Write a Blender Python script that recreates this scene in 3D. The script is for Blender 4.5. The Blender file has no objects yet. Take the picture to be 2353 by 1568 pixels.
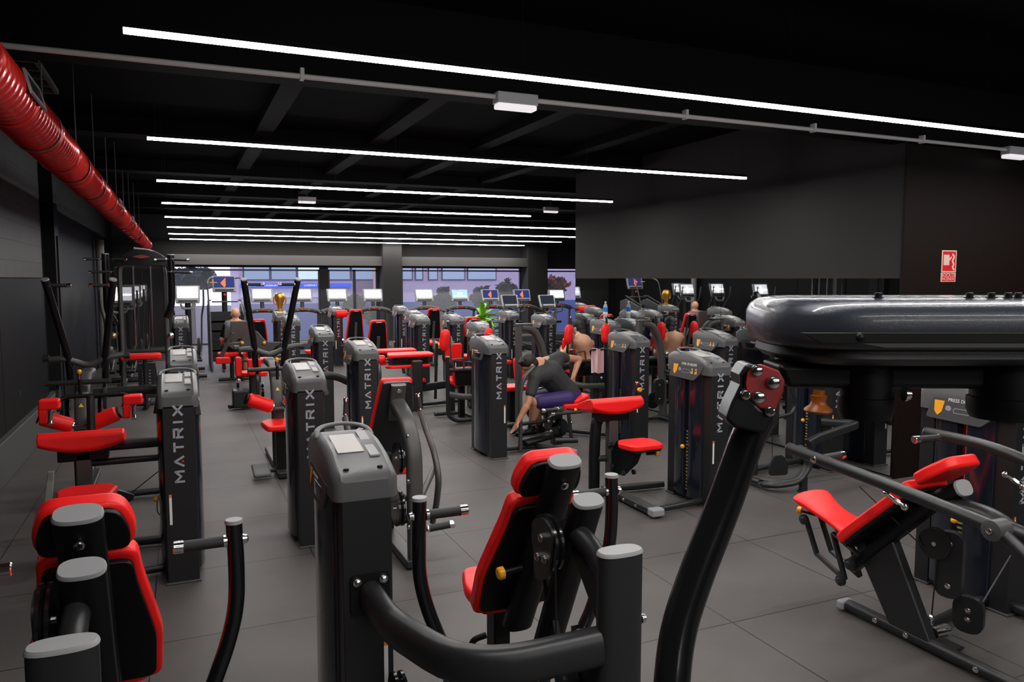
import bpy, bmesh, math, random
from mathutils import Vector, Matrix
random.seed(7)
sc = bpy.context.scene
COL = sc.collection
# ---------------------------------------------------------------- camera
F_PX = 1741.0; CX, CY, CAM_H = 1176.5, 784.0, 2.0
PITCH = math.atan(144 / F_PX); YAW = math.atan(766.5 / math.hypot(F_PX, 144))
cp, sp, ct, st = math.cos(PITCH), math.sin(PITCH), math.cos(YAW), math.sin(YAW)
FW = Vector((st*cp, ct*cp, -sp)); RT = Vector((ct, -st, 0)); UP = Vector((st*sp, ct*sp, cp))
EYE = Vector((0, 0, CAM_H))
cam = bpy.data.cameras.new('camera'); camo = bpy.data.objects.new('camera', cam); COL.objects.link(camo)
camo.matrix_world = Matrix(((RT.x, UP.x, -FW.x, 0), (RT.y, UP.y, -FW.y, 0), (RT.z, UP.z, -FW.z, CAM_H), (0, 0, 0, 1)))
cam.sensor_width = 36; cam.lens = 36 * F_PX / 2353; cam.clip_start = .05; cam.clip_end = 200
sc.camera = camo
# ---------------------------------------------------------------- world (dusk outside), exposure
w = bpy.data.worlds.new('dusk'); sc.world = w; w.use_nodes = True
bg = w.node_tree.nodes['Background']; bg.inputs[0].default_value = (.38, .37, .56, 1); bg.inputs[1].default_value = 1.2
sc.view_settings.view_transform = 'Standard'; sc.view_settings.look = 'None'
sc.view_settings.exposure = 1.6; sc.view_settings.gamma = 1; sc.view_settings.use_curve_mapping = False
LIGHT_DOWN, LIGHT_SIDE = 46.0, 6.0
LIGHT_Y = [3.91, 6.78, 9.62, 12.42, 15.2, 18.15, 20.85, 23.58]
LIGHT_X = [(-.19, 5.81)]*4 + [(-.19, 10.8)]*4
LIGHT_Z = 3.1
# ---------------------------------------------------------------- from a picture point to a place in the room
def ray(px, py):
    return FW + RT*((px-CX)/F_PX) - UP*((py-CY)/F_PX)
def atY(px, py, Y): r = ray(px, py); return EYE + r*(Y/r.y)
def atX(px, py, X): r = ray(px, py); return EYE + r*(X/r.x)
def atZ(px, py, Z): r = ray(px, py); return EYE + r*((Z-CAM_H)/r.z)
# ---------------------------------------------------------------- materials
def mat(name, col, rough=.5, metal=0., emit=None, es=0., spec=.5, bump=0., bscale=200., coat=0., var=0., trans=0., alpha=1.):
    m = bpy.data.materials.new(name); m.use_nodes = True; nt = m.node_tree; b = nt.nodes['Principled BSDF']
    b.inputs['Base Color'].default_value = (*col, 1); b.inputs['Roughness'].default_value = rough
    b.inputs['Metallic'].default_value = metal; b.inputs['Specular IOR Level'].default_value = spec
    if coat: b.inputs['Coat Weight'].default_value = coat; b.inputs['Coat Roughness'].default_value = .12
    if emit: b.inputs['Emission Color'].default_value = (*emit, 1); b.inputs['Emission Strength'].default_value = es
    if trans: b.inputs['Transmission Weight'].default_value = trans; b.inputs['IOR'].default_value = 1.45
    if alpha < 1: b.inputs['Alpha'].default_value = alpha
    if bump or var:
        tc = nt.nodes.new('ShaderNodeTexCoord'); n = nt.nodes.new('ShaderNodeTexNoise'); n.inputs['Scale'].default_value = bscale
        n.inputs['Detail'].default_value = 3
        nt.links.new(tc.outputs['Object'], n.inputs['Vector'])
        if bump:
            bp = nt.nodes.new('ShaderNodeBump'); bp.inputs['Strength'].default_value = bump; bp.inputs['Distance'].default_value = .002
            nt.links.new(n.outputs['Fac'], bp.inputs['Height']); nt.links.new(bp.outputs['Normal'], b.inputs['Normal'])
        if var:
            n2 = nt.nodes.new('ShaderNodeTexNoise'); n2.inputs['Scale'].default_value = 3.; nt.links.new(tc.outputs['Object'], n2.inputs['Vector'])
            mx = nt.nodes.new('ShaderNodeMix'); mx.data_type = 'RGBA'
            mx.inputs[6].default_value = (*[c*(1-var) for c in col], 1); mx.inputs[7].default_value = (*[min(1, c*(1+var)) for c in col], 1)
            nt.links.new(n2.outputs['Fac'], mx.inputs[0]); nt.links.new(mx.outputs[2], b.inputs['Base Color'])
    return m
M = dict(
    frame=mat('powder_coat_charcoal', (.026, .0265, .028), .36, .3, bump=.15, bscale=900),
    frameg=mat('powder_coat_grey', (.085, .083, .082), .42, .3, bump=.15, bscale=900),
    black=mat('black_plastic', (.004, .004, .0045), .45, spec=.3),
    gloss=mat('gloss_black', (.008, .008, .009), .16, spec=.6),
    cap=mat('grey_end_cap', (.30, .30, .31), .5),
    red=mat('red_vinyl', (.98, .014, .014), .38, spec=.35, bump=.25, bscale=260),
    pipe=mat('red_piping', (.55, .012, .008), .4),
    chrome=mat('chrome', (.85, .83, .82), .16, 1.),
    grip=mat('grip_rubber', (.02, .02, .021), .6, bump=.3, bscale=500),
    yellow=mat('yellow_knob', (.95, .42, .01), .35),
    shroud=mat('navy_gloss_panel', (.010, .013, .022), .17, spec=.55, coat=.3),
    column=mat('tower_column', (.018, .018, .020), .42, .2, bump=.1, bscale=900),
    plastic=mat('tower_cap_plastic', (.062, .062, .065), .4, bump=.2, bscale=600),
    plate=mat('brushed_tray', (.34, .33, .32), .38, .4),
    placard=mat('placard_grey', (.05, .05, .053), .45),
    ink=mat('silver_ink', (.36, .37, .42), .5), white=mat('white_print', (.8, .8, .8), .5),
    orange=mat('orange_print', (.9, .22, .03), .5), hole=mat('dark_hole', (.002, .002, .002), .8),
    steel=mat('weight_plate_steel', (.05, .05, .052), .4, .5), reddeep=mat('red_window', (.20, .006, .012), .3),
    cable=mat('black_cable', (.012, .012, .012), .35), gold=mat('gold', (.85, .48, .08), .28, .9),
    skin=mat('skin', (.52, .25, .14), .5, bump=.1, bscale=90, var=.08), hair=mat('dark_hair', (.010, .007, .005), .6, bump=.8, bscale=160),
)
# ---------------------------------------------------------------- mesh builder
def fillet(pts, r, n=6):
    pts = [Vector(p) for p in pts]
    if r <= 0 or len(pts) < 3: return pts
    out = [pts[0]]
    for i in range(1, len(pts)-1):
        a, b, c = pts[i-1], pts[i], pts[i+1]; u = a-b; v = c-b
        if u.length < 1e-6 or v.length < 1e-6: continue
        d = min(r, u.length*.48, v.length*.48); p0 = b+u.normalized()*d; p2 = b+v.normalized()*d
        for k in range(n+1):
            t = k/n; out.append(p0*(1-t)**2 + b*2*t*(1-t) + p2*t*t)
    out.append(pts[-1]); return out
class MB:
    def __init__(s): s.v = []; s.f = []; s.m = []
    def add(s, vs, fs, mi=0):
        o = len(s.v); s.v += [Vector(v) for v in vs]; s.f += [[i+o for i in f] for f in fs]; s.m += [mi]*len(fs); return s
    def ring(s, rings, mi=0, caps=True, closed=False):
        n = len(rings[0]); vs = [p for r in rings for p in r]; fs = []; L = len(rings)
        for i in range(L-1 + (1 if closed else 0)):
            a, b = i*n, ((i+1) % L)*n
            for k in range(n): fs.append([a+k, a+(k+1) % n, b+(k+1) % n, b+k])
        if caps and not closed: fs.append(list(range(n))[::-1]); fs.append([(L-1)*n+k for k in range(n)])
        return s.add(vs, fs, mi)
    def tube(s, pts, r, ry=None, up=None, fil=0., n=12, mi=0, taper=None, sq=1.):
        """sweep; ry = half size along 'up', r = half size sideways; sq<1 gives a squarer section"""
        P = fillet(pts, fil); ry = r if ry is None else ry; rings = []; side = None
        for i, p in enumerate(P):
            t = (P[min(i+1, len(P)-1)] - P[max(i-1, 0)]).normalized()
            if up is not None:
                sd = t.cross(Vector(up)); sd = sd.normalized() if sd.length > 1e-4 else Vector((1, 0, 0))
            elif side is None:
                sd = t.cross(Vector((0, 0, 1)) if abs(t.z) < .9 else Vector((1, 0, 0))).normalized()
            else: sd = (side - t*side.dot(t)).normalized()
            side = sd; u = sd.cross(t).normalized(); k = taper(i/(len(P)-1)) if taper else 1.
            rg = []
            for j in range(n):
                a = 2*math.pi*(j+.5)/n; ca, sa = math.cos(a), math.sin(a)
                if sq != 1.: ca = math.copysign(abs(ca)**sq, ca); sa = math.copysign(abs(sa)**sq, sa)
                rg.append(p + sd*ca*r*k + u*sa*ry*k)
            rings.append(rg)
        return s.ring(rings, mi)
    def cyl(s, a, b, r, r2=None, n=16, mi=0):
        a, b = Vector(a), Vector(b); t = (b-a).normalized(); sd = t.cross(Vector((0, 0, 1)) if abs(t.z) < .9 else Vector((1, 0, 0))).normalized(); u = sd.cross(t)
        r2 = r if r2 is None else r2
        return s.ring([[p + sd*math.cos(2*math.pi*k/n)*q + u*math.sin(2*math.pi*k/n)*q for k in range(n)] for p, q in ((a, r), (b, r2))], mi)
    def lathe(s, a, axis, prof, n=20, mi=0):
        """prof: list of (distance along axis, radius)"""
        a = Vector(a); t = Vector(axis).normalized(); sd = t.cross(Vector((0, 0, 1)) if abs(t.z) < .9 else Vector((1, 0, 0))).normalized(); u = sd.cross(t)
        return s.ring([[a + t*d + sd*math.cos(2*math.pi*k/n)*q + u*math.sin(2*math.pi*k/n)*q for k in range(n)] for d, q in prof], mi)
    def box(s, c, sz, R=None, mi=0):
        c = Vector(c); h = Vector(sz)/2; vs = []
        for z in (-1, 1):
            for y in (-1, 1):
                for x in (-1, 1):
                    p = Vector((x*h.x, y*h.y, z*h.z)); vs.append(c + (R @ p if R else p))
        return s.add(vs, [[0, 2, 3, 1], [4, 5, 7, 6], [0, 1, 5, 4], [2, 6, 7, 3], [0, 4, 6, 2], [1, 3, 7, 5]], mi)
    def bb(s, x0, x1, y0, y1, z0, z1, mi=0): return s.box(((x0+x1)/2, (y0+y1)/2, (z0+z1)/2), (x1-x0, y1-y0, z1-z0), mi=mi)
    def prism(s, poly, vec, mi=0):
        vec = Vector(vec); a = [Vector(p) for p in poly]; return s.ring([a, [p+vec for p in a]], mi)
    def ball(s, c, r, mi=0, n=12, sq=None):
        c = Vector(c); r = Vector((r, r, r)) if isinstance(r, (int, float)) else Vector(r); rings = []
        for i in range(1, n):
            a = math.pi*i/n; rings.append([c + Vector((r.x*math.sin(a)*math.cos(2*math.pi*k/(2*n)), r.y*math.sin(a)*math.sin(2*math.pi*k/(2*n)), -r.z*math.cos(a))) for k in range(2*n)])
        return s.ring(rings, mi)
    def bolt(s, p, ax, r=.012, h=.012, mi=0):
        ax = Vector(ax).normalized(); p = Vector(p); return s.lathe(p, ax, [(0, r*1.25), (h*.35, r*1.25), (h*.36, r), (h*.8, r), (h, r*.6)], 12, mi)
ORG = {}
def obj(name, b, mats, parent=None, bevel=0., seg=2, smooth=35, origin=None, label=None, stuff=False):
    if not isinstance(mats, (list, tuple)): mats = [mats]
    me = bpy.data.meshes.new(name)
    xs = [v.x for v in b.v]; ys = [v.y for v in b.v]; zs = [v.z for v in b.v]
    o3 = Vector(origin) if origin is not None else Vector(((min(xs)+max(xs))/2, (min(ys)+max(ys))/2, min(zs)))
    me.from_pydata([v-o3 for v in b.v], [], b.f); me.validate()
    for m in mats: me.materials.append(M[m] if isinstance(m, str) else m)
    me.polygons.foreach_set('material_index', b.m[:len(me.polygons)]); me.update()
    bm = bmesh.new(); bm.from_mesh(me); bmesh.ops.recalc_face_normals(bm, faces=bm.faces); bm.to_mesh(me); bm.free()
    me.shade_smooth()
    if smooth < 180: me.set_sharp_from_angle(angle=math.radians(smooth))
    o = bpy.data.objects.new(name, me); COL.objects.link(o)
    ORG[o.name] = o3
    if parent: o.parent = parent; o.location = o3 - ORG[parent.name]
    else: o.location = o3
    if bevel:
        bv = o.modifiers.new('bevel', 'BEVEL'); bv.width = bevel; bv.segments = seg; bv.limit_method = 'ANGLE'; bv.angle_limit = math.radians(40); bv.harden_normals = True
    if label: o['label'] = label
    if stuff: o['kind'] = 'stuff'
    return o
def tag(o, label, cat, group=None):
    o['label'] = label; o['category'] = cat
    if group: o['group'] = group
    return o
def thing(name, loc, label, cat, group=None):
    o = bpy.data.objects.new(name, None); COL.objects.link(o); o.location = loc; o.empty_display_size = .1
    ORG[o.name] = Vector(loc); return tag(o, label, cat, group)
def struct(name, b, mats, **k):
    o = obj(name, b, mats, **k); o['kind'] = 'structure'; return o
def dup_tree(o, parent, loc=None):
    c = o.copy(); COL.objects.link(c); c.parent = parent
    if loc is not None: c.location = loc
    for k in [x for x in bpy.data.objects if x.parent == o]: dup_tree(k, c)
    return c
def text(s, size, depth=.002):
    cu = bpy.data.curves.new('t', 'FONT'); cu.body = s; cu.size = size; cu.extrude = depth; cu.align_x = 'CENTER'; cu.align_y = 'CENTER'; cu.resolution_u = 2
    o = bpy.data.objects.new('t', cu); COL.objects.link(o); dg = bpy.context.evaluated_depsgraph_get(); me = bpy.data.meshes.new_from_object(o.evaluated_get(dg))
    vs = [v.co.copy() for v in me.vertices]; fs = [list(p.vertices) for p in me.polygons]; bpy.data.objects.remove(o); bpy.data.curves.remove(cu); bpy.data.meshes.remove(me)
    return vs, fs
def put_text(b, s, size, c, u, v, mi=0, depth=.002, sx=1.):
    c, u, v = Vector(c), Vector(u).normalized(), Vector(v).normalized(); n = u.cross(v); vs, fs = text(s, size, depth)
    return b.add([c + u*p.x*sx + v*p.y + n*p.z for p in vs], fs, mi)
V = Vector
# ================================================================ the room
XL, XR, XM, YB, YM0, YM1, ZC = -1.7, 14.0, 6.5, 24.5, 5.3, 12.0, 3.85
def floor_mat():
    m = mat('rubber_floor', (.05, .05, .05), .5, spec=.35); nt = m.node_tree; b = nt.nodes['Principled BSDF']
    tc = nt.nodes.new('ShaderNodeTexCoord'); mp = nt.nodes.new('ShaderNodeMapping'); nt.links.new(tc.outputs['Object'], mp.inputs[0])
    mp.inputs['Location'].default_value = (.2, .85, 0)
    br = nt.nodes.new('ShaderNodeTexBrick'); br.offset = 0; br.inputs['Scale'].default_value = 1; br.inputs['Brick Width'].default_value = 1.03
    br.inputs['Row Height'].default_value = 1.06; br.inputs['Mortar Size'].default_value = .0045; br.inputs['Mortar Smooth'].default_value = .3
    br.inputs['Color1'].default_value = (.096, .087, .083, 1); br.inputs['Color2'].default_value = (.086, .078, .075, 1); br.inputs['Mortar'].default_value = (.008, .008, .008, 1)
    nt.links.new(mp.outputs[0], br.inputs['Vector'])
    n1 = nt.nodes.new('ShaderNodeTexNoise'); n1.inputs['Scale'].default_value = 1.4; n1.inputs['Detail'].default_value = 5; nt.links.new(tc.outputs['Object'], n1.inputs[0])
    n2 = nt.nodes.new('ShaderNodeTexNoise'); n2.inputs['Scale'].default_value = 260; nt.links.new(tc.outputs['Object'], n2.inputs[0])
    cr = nt.nodes.new('ShaderNodeMapRange'); cr.inputs[1].default_value = .3; cr.inputs[2].default_value = .7; cr.inputs[3].default_value = .8; cr.inputs[4].default_value = 1.15
    nt.links.new(n1.outputs['Fac'], cr.inputs[0])
    mx = nt.nodes.new('ShaderNodeMix'); mx.data_type = 'RGBA'; mx.blend_type = 'MULTIPLY'; mx.inputs[0].default_value = 1
    nt.links.new(br.outputs['Color'], mx.inputs[6]); nt.links.new(cr.outputs[0], mx.inputs[7]); nt.links.new(mx.outputs[2], b.inputs['Base Color'])
    bp = nt.nodes.new('ShaderNodeBump'); bp.inputs['Strength'].default_value = .25; bp.inputs['Distance'].default_value = .003
    nt.links.new(n2.outputs['Fac'], bp.inputs['Height']); nt.links.new(bp.outputs[0], b.inputs['Normal'])
    return m
def block_mat():
    m = mat('painted_block', (.08, .075, .075), .7); nt = m.node_tree; b = nt.nodes['Principled BSDF']
    tc = nt.nodes.new('ShaderNodeTexCoord'); sp_ = nt.nodes.new('ShaderNodeSeparateXYZ'); cb = nt.nodes.new('ShaderNodeCombineXYZ')
    nt.links.new(tc.outputs['Object'], sp_.inputs[0]); nt.links.new(sp_.outputs[1], cb.inputs[0]); nt.links.new(sp_.outputs[2], cb.inputs[1])
    br = nt.nodes.new('ShaderNodeTexBrick'); br.inputs['Scale'].default_value = 1; br.inputs['Brick Width'].default_value = .5; br.inputs['Row Height'].default_value = .22
    br.inputs['Mortar Size'].default_value = .006; br.inputs['Color1'].default_value = (.10, .095, .096, 1); br.inputs['Color2'].default_value = (.09, .085, .087, 1); br.inputs['Mortar'].default_value = (.05, .047, .048, 1)
    nt.links.new(cb.outputs[0], br.inputs['Vector']); nt.links.new(br.outputs[0], b.inputs['Base Color']); return m
mWallD = mat('black_wall_paint', (.006, .006, .006), .6, spec=.15, bump=.2, bscale=60)
mWallG = mat('dark_grey_wall_paint', (.036, .0345, .034), .75, spec=.15, bump=.2, bscale=60)
mWallR = mat('maroon_black_paint', (.010, .005, .0045), .6, spec=.12, bump=.2, bscale=60)
mCeil = mat('black_ceiling_paint', (.0035, .0032, .0036), .9, spec=.05, bump=.2, bscale=40)
mBeam = mat('dark_beam_paint', (.0075, .007, .0075), .8, spec=.08)
mPlinth = mat('grey_plinth', (.06, .06, .06), .6)
mMirror = mat('mirror', (.70, .72, .72), .015, 1.)
mGlass = mat('window_glass', (.9, .92, 1.), .02, spec=.5, alpha=.12)
mAlu = mat('window_frame_metal', (.05, .05, .052), .45, .4)
struct('floor', MB().bb(XL-.2, XR, -6.6, YB+.2, -.1, 0), floor_mat(), origin=(0, 0, 0))
struct('ceiling', MB().bb(XL-.2, XR, -6.6, YB+.2, ZC, ZC+.1), mCeil, origin=(0, 0, ZC))
b = MB(); b.bb(XL-.2, XL, -6.6, YB+.2, 0, ZC); struct('wall_left', b, mWallD)
b = MB(); b.bb(XL, XL+.03, 2.0, 11.9, 2.01, ZC); struct('trim_1', b, block_mat(), origin=(0, 0, 0))
b = MB(); b.bb(XL, XL+.035, -3, 9.05, .42, 2.0); b.bb(XL, XL+.035, 9.065, 11.9, .42, 2.0); b.cyl((XL+.036, 9.9, .72), (XL+.037, 9.9, .72), .04, mi=1); struct('trim_2', b, [mat('black_cladding', (.005, .0055, .005), .5, spec=.1), 'hole'])
b = MB(); b.bb(XL, XL+.10, -3, 12.6, 0, .42); struct('baseboard_left', b, mPlinth, bevel=.01)
b = MB(); b.bb(XL, XL+.14, 12.3, 12.7, 0, ZC); b.bb(XL+.14, XL+.16, 12.45, 12.5, 0, 2.6); struct('trim_3', b, mat('pilaster_paint', (.012, .012, .013), .6, spec=.15))
b = MB(); b.bb(XM, XR, YM0, YM1, 2.0, ZC); b.bb(XM+.02, XR, YM0+.01, YM1-.01, 0, 2.0); struct('wall_right', b, mWallG)
b = MB(); b.bb(XM-.02, XM+5.5, YM0-.03, YM0, 0, ZC); struct('wall_return', b, mWallR)
for i in range(5):
    y0 = YM0+.03 + i*1.33; struct('mirror_%d' % (i+1) if 0 else 'trim_%d' % (4+i), MB().bb(XM-.008, XM+.01, y0, y0+1.324, .02, 2.0), mMirror)
b = MB(); b.bb(XR-.1, XR, YM1, YB, 0, ZC); struct('wall_far_right', b, mWallD)
b = MB(); b.bb(XR-.1, XR, -6.6, YM0, 0, ZC); struct('wall_near_right', b, mWallD)
b = MB(); b.bb(XL-.2, XR, -6.6, -6.5, 0, ZC); struct('wall_front', b, mWallD)
# back wall: header above a glazed front, columns and frames
WT = 2.28
b = MB(); b.bb(XL, XR, YB, YB+.2, WT+.06, ZC); b.bb(XL, -.2, YB, YB+.2, 0, WT+.06); struct('wall_back', b, mWallG)
b = MB(); b.bb(-.2, 11.1, YB-.5, YB, WT+.12, WT+.42); struct('trim_20', b, mat('grey_lintel', (.07, .066, .064), .6))
b = MB(); b.bb(11.1, 11.85, YB-.6, YB+.2, 0, ZC); b.bb(4.1, 4.36, YB-.05, YB+.1, 0, WT+.1); struct('trim_21', b, mWallG)
b = MB(); b.bb(5.98, 6.6, 23.85, 24.45, 0, ZC); b.bb(5.94, 6.76, 24.4, YB+.2, 0, ZC); b.bolt((6.28, 23.85, 1.35), (0, -1, 0), .03); struct('trim_22', b, mWallG, bevel=.01)
wins = [(-.2, 4.1), (4.36, 5.95), (6.75, 11.1), (11.85, 13.9)]
for i, (x0, x1) in enumerate(wins):
    b = MB(); t = .05
    b.bb(x0, x1, YB, YB+.06, 0, t); b.bb(x0, x1, YB, YB+.06, WT-t, WT); b.bb(x0, x0+t, YB, YB+.06, 0, WT); b.bb(x1-t, x1, YB, YB+.06, 0, WT)
    k = max(1, int((x1-x0)/1.4))
    if i == 1: b.bb(5.15, 5.24, YB, YB+.07, 0, WT)
    wo = struct('window_%d' % (i+1), b, mAlu)
    obj('glass', MB().bb(x0+t, x1-t, YB+.02, YB+.03, t, WT-t), mGlass, wo)
# ceiling beams
n = 9
struct('trim_30', MB().bb(XL, XR-.1, 5.14, 5.46, 3.315, ZC), mBeam)
for i, y in enumerate((9.9, 13.2, 16.5, 19.8)): struct('trim_%d' % (31+i), MB().bb(XL, XM if y < YM1 else XR, y, y+.35, 3.66, ZC), mBeam)
for i, x in enumerate((.9, 2.3, 3.7, 5.1)): struct('trim_%d' % (40+i), MB().bb(x, x+.2, 5.46, 24, 3.74, ZC), mBeam)
# ---------------------------------------------------------------- light bars
mLd = mat('light_diffuser', (1, 1, 1), .5, emit=(1, .965, .93), es=LIGHT_DOWN)
mLs = mat('light_side', (1, 1, 1), .5, emit=(.93, .95, 1), es=LIGHT_SIDE)
words = ['nearest the camera, running off the right edge', 'second nearest the camera', 'third from the camera', 'fourth from the camera, shortest in the picture', 'fifth from the camera, cut by the grey wall', 'sixth from the camera, cut by the grey wall', 'seventh from the camera', 'farthest from the camera, above the windows']
ys = LIGHT_Y + [1.04, -1.83, -4.7]; xs_ = LIGHT_X + [(-.19, 5.81)]*3  # two bars behind the camera are unseen, added to brighten camera-facing surfaces
for i, (y, (x0, x1)) in enumerate(zip(ys, xs_)):
    if i >= 8: lab = 'long white linear light bar overhead out of view, ' + ('nearest to', 'added, second from', 'added, third from')[i-8] + ' the first visible bar'
    else: lab = 'long white linear ceiling light bar, ' + words[i]
    t = thing('light_bar', (x0, y, LIGHT_Z), lab, 'light', 'suspended light bars')
    x1_ = 9.5 if i == 0 else x1
    obj('housing', MB().bb(x0, x1_, y-.019, y+.019, LIGHT_Z+.02, LIGHT_Z+.045).bb(x0-.004, x0, y-.02, y+.02, LIGHT_Z-.003, LIGHT_Z+.045), 'black', t)
    b = MB(); b.bb(x0, x1_, y-.018, y+.018, LIGHT_Z, LIGHT_Z+.02)
    d = obj('diffuser', b, [mLd, mLs], t)
    for p in d.data.polygons: p.material_index = 0 if p.normal.z < -.5 else 1
    k = int((x1_-x0)/2.2)+1
    for j in range(k+1):
        x = x0+.06+(x1_-x0-.12)*j/k; obj('hanging_wire', MB().cyl((x, y, LIGHT_Z+.044), (x, y, ZC), .0014, n=5), 'frame', t)
# conduit, emergency lights
cy, cz = 5.105, 3.292
b = MB().tube([(XL+.02, cy, cz), (10.5, cy, cz)], .017)
for p in ((694, 172), (1576, 268), (1870, 298), (2120, 320)):
    x = atY(p[0], p[1], cy).x; b.bb(x-.012, x+.012, cy-.022, cy+.034, cz-.022, cz+.05)
tag(obj('conduit', b, mat('grey_conduit', (.72, .70, .67), .45)), 'long pale grey conduit pipe running under the black ceiling', 'pipe')
mEm = mat('frosted_cover', (.6, .58, .6), .25, trans=.0, emit=(1, .95, .97), es=.25); mEb = mat('pale_housing', (.6, .6, .6), .4)
for i, (px, py, Y, z, s, lab) in enumerate(((1185, 226, cy, 3.245, .8, 'pale box-shaped emergency light on the conduit, centre of the ceiling'), (2335, 338, cy, 3.245, .8, 'pale box-shaped emergency light at the right edge of the picture'), (706, 486, 14.3, 3.4, .8, 'small flat emergency light far back, left of the ceiling centre'), (1266, 505, 14.3, 3.4, .8, 'small flat emergency light far back, right of the fourth light bar'))):
    x = atY(px, py, Y).x; t = thing('emergency_light', (x, Y, z), lab, 'light', 'emergency lights')
    obj('housing', MB().bb(x-.2*s, x+.2*s, Y-.06*s, Y+.07*s, z, z+.08), mEb, t, bevel=.008); obj('cover', MB().bb(x-.19*s, x+.19*s, Y-.055*s, Y+.065*s, z-.035, z), mEm, t, bevel=.01)
    if i > 1: obj('bracket', MB().bb(x-.01, x+.01, Y-.01, Y+.01, z+.07, ZC), 'frame', t)
# ---------------------------------------------------------------- spiral duct
DX, DZ, DR = -.79, 2.935, .137
t = thing('ventilation_duct', (DX, 3, DZ), 'glossy red spiral ventilation duct hanging along the left side of the ceiling', 'duct')
def duct():
    b = MB(); n = 40; rings = []; L0, L1 = 1.0, 23.9; y = L0; k = 0
    pitch = .094
    prof = []
    while y < L1:
        j = (k % 10 == 0)
        prof += [(y, DR+(.010 if j else .0)), (y+.012, DR+(.014 if j else .008)), (y+.024, DR+(.010 if j else 0)), (y+pitch-.002, DR)]
        y += pitch; k += 1
    for yy, r in prof: rings.append([V((DX+r*math.cos(2*math.pi*i/n), yy + .0*i, DZ+r*math.sin(2*math.pi*i/n))) for i in range(n)])
    return b.ring(rings)
obj('duct_shell', duct(), mat('red_duct', (.62, .02, .016), .22, .3, spec=.8), t, smooth=25)
for (y, nm) in ((4.68, 'vent_grille'), (11.3, 'vent_grille'), (14.3, 'vent_grille')):
    b = MB(); a = math.radians(14)
    R = Matrix(((math.cos(a-math.pi/2), 0, math.cos(a)), (0, 1, 0), (math.sin(a-math.pi/2), 0, math.sin(a))))
    c = V((DX+math.cos(a)*DR, y, DZ+math.sin(a)*DR))
    for s in (-1, 1):
        b.box(c + R@V((s*.052, 0, .010)), (.018, .46, .012), R); b.box(c + R@V((0, s*.22, .010)), (.12, .018, .012), R)
    b.box(c + R@V((0, 0, -.004)), (.10, .43, .02), R, mi=1)
    for q in range(24): b.box(c + R@V((0, -.20+.0175*q, .006)), (.09, .005, .012), R, mi=1)
    obj(nm, b, [mat('galvanised', (.45, .44, .44), .4, .6), 'black'], t)
mRod = mat('galvanised_rod', (.16, .16, .16), .4, .5)
for y in (3.4, 5.6, 7.3, 8.8, 10.3, 11.8, 13.3, 14.8, 16.5, 18.5):
    b = MB(); b.cyl((DX+.05, y, DZ+DR), (DX+.05, y, ZC), .006, n=6); b.tube([(DX+(DR+.012)*math.cos(q*math.pi/12), y, DZ+(DR+.012)*math.sin(q*math.pi/12)) for q in range(25)], .003, .012, up=(0, 1, 0), n=6); obj('hanging_rod', b, mRod, t)
if 0: pass
# cable tray left of the duct near ceiling, downpipe on the left wall
p0 = atZ(60, 130, 3.7); p1 = atZ(118, 205, 3.7)
b = MB(); 
for s in (0, .25): b.bb(p0.x-.2+s, p0.x-.17+s, p0.y, p1.y, 3.66, 3.7)
for q in range(5): yy = p0.y+(p1.y-p0.y)*q/4; b.bb(p0.x-.2, p0.x+.08, yy-.015, yy+.015, 3.66, 3.69)
for s in (0, .25): b.cyl((p0.x-.185+s, p0.y+.1, 3.69), (p0.x-.185+s, p0.y+.1, ZC), .005, n=6)
tag(obj('cable_tray', b, mat('tray_metal', (.12, .09, .08), .5, .4)), 'dark metal cable tray fixed to the ceiling beside the red duct', 'cable tray')
pp = atX(235, 700, XL+.12)
b = MB().tube([(pp.x, pp.y, 0), (pp.x, pp.y, 2.85)], .085, n=20)
for z in (.6, 1.5, 2.3): b.tube([(pp.x+.092*math.cos(q*math.pi/8), pp.y+.092*math.sin(q*math.pi/8), z) for q in range(17)], .006, .02, up=(0, 0, 1), n=6)
tag(obj('downpipe', b, mat('grey_pipe', (.32, .31, .30), .4)), 'tall light grey vertical pipe standing against the dark left wall', 'pipe')
# ================================================================ parts shared by the machines
def rpoly(pts, r, n=4):
    P = [V((a, b_, 0)) for a, b_ in pts]; L = len(P); out = []
    for i in range(L):
        a, b_, c = P[i-1], P[i], P[(i+1) % L]; u = a-b_; v = c-b_; d = min(r, u.length*.45, v.length*.45)
        p0 = b_+u.normalized()*d; p2 = b_+v.normalized()*d
        for k in range(n+1):
            t = k/n; q = p0*(1-t)**2+b_*2*t*(1-t)+p2*t*t; out.append((q.x, q.y))
    return out
def rrect(w, h, r, n=4): return rpoly([(-w/2, -h/2), (w/2, -h/2), (w/2, h/2), (-w/2, h/2)], r, n)
def plate3(b, o, u, v, outline, th, mi=0):
    o, u, v = V(o), V(u).normalized(), V(v).normalized(); n = u.cross(v).normalized()
    return b.prism([o + u*a + v*c for a, c in outline], n*th, mi)
def pad(name, parent, o, u, v, outline, th=.055, m='red', bev=.018):
    return obj(name, plate3(MB(), o, u, v, outline, th), m, parent, bevel=bev, seg=4)
def grip(parent, a, c, r=.019, name='grip', ring=True):
    a, c = V(a), V(c); t = (c-a).normalized(); L = (c-a).length; e = min(.035, L*.2)
    b = MB(); b.cyl(a, a+t*(L*.16), r*.62, mi=2)
    b.lathe(a+t*L*.12, t, [(0, r*1.12), (.012, r*1.12)], 16, 1)
    b.cyl(a+t*(L*.12+.012), c-t*e, r, mi=0); b.lathe(c-t*e, t, [(0, r*1.12), (e-.004, r*1.12), (e, r*.95)], 16, 1)
    return obj(name, b, ['grip', 'chrome', 'frame'], parent)
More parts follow.
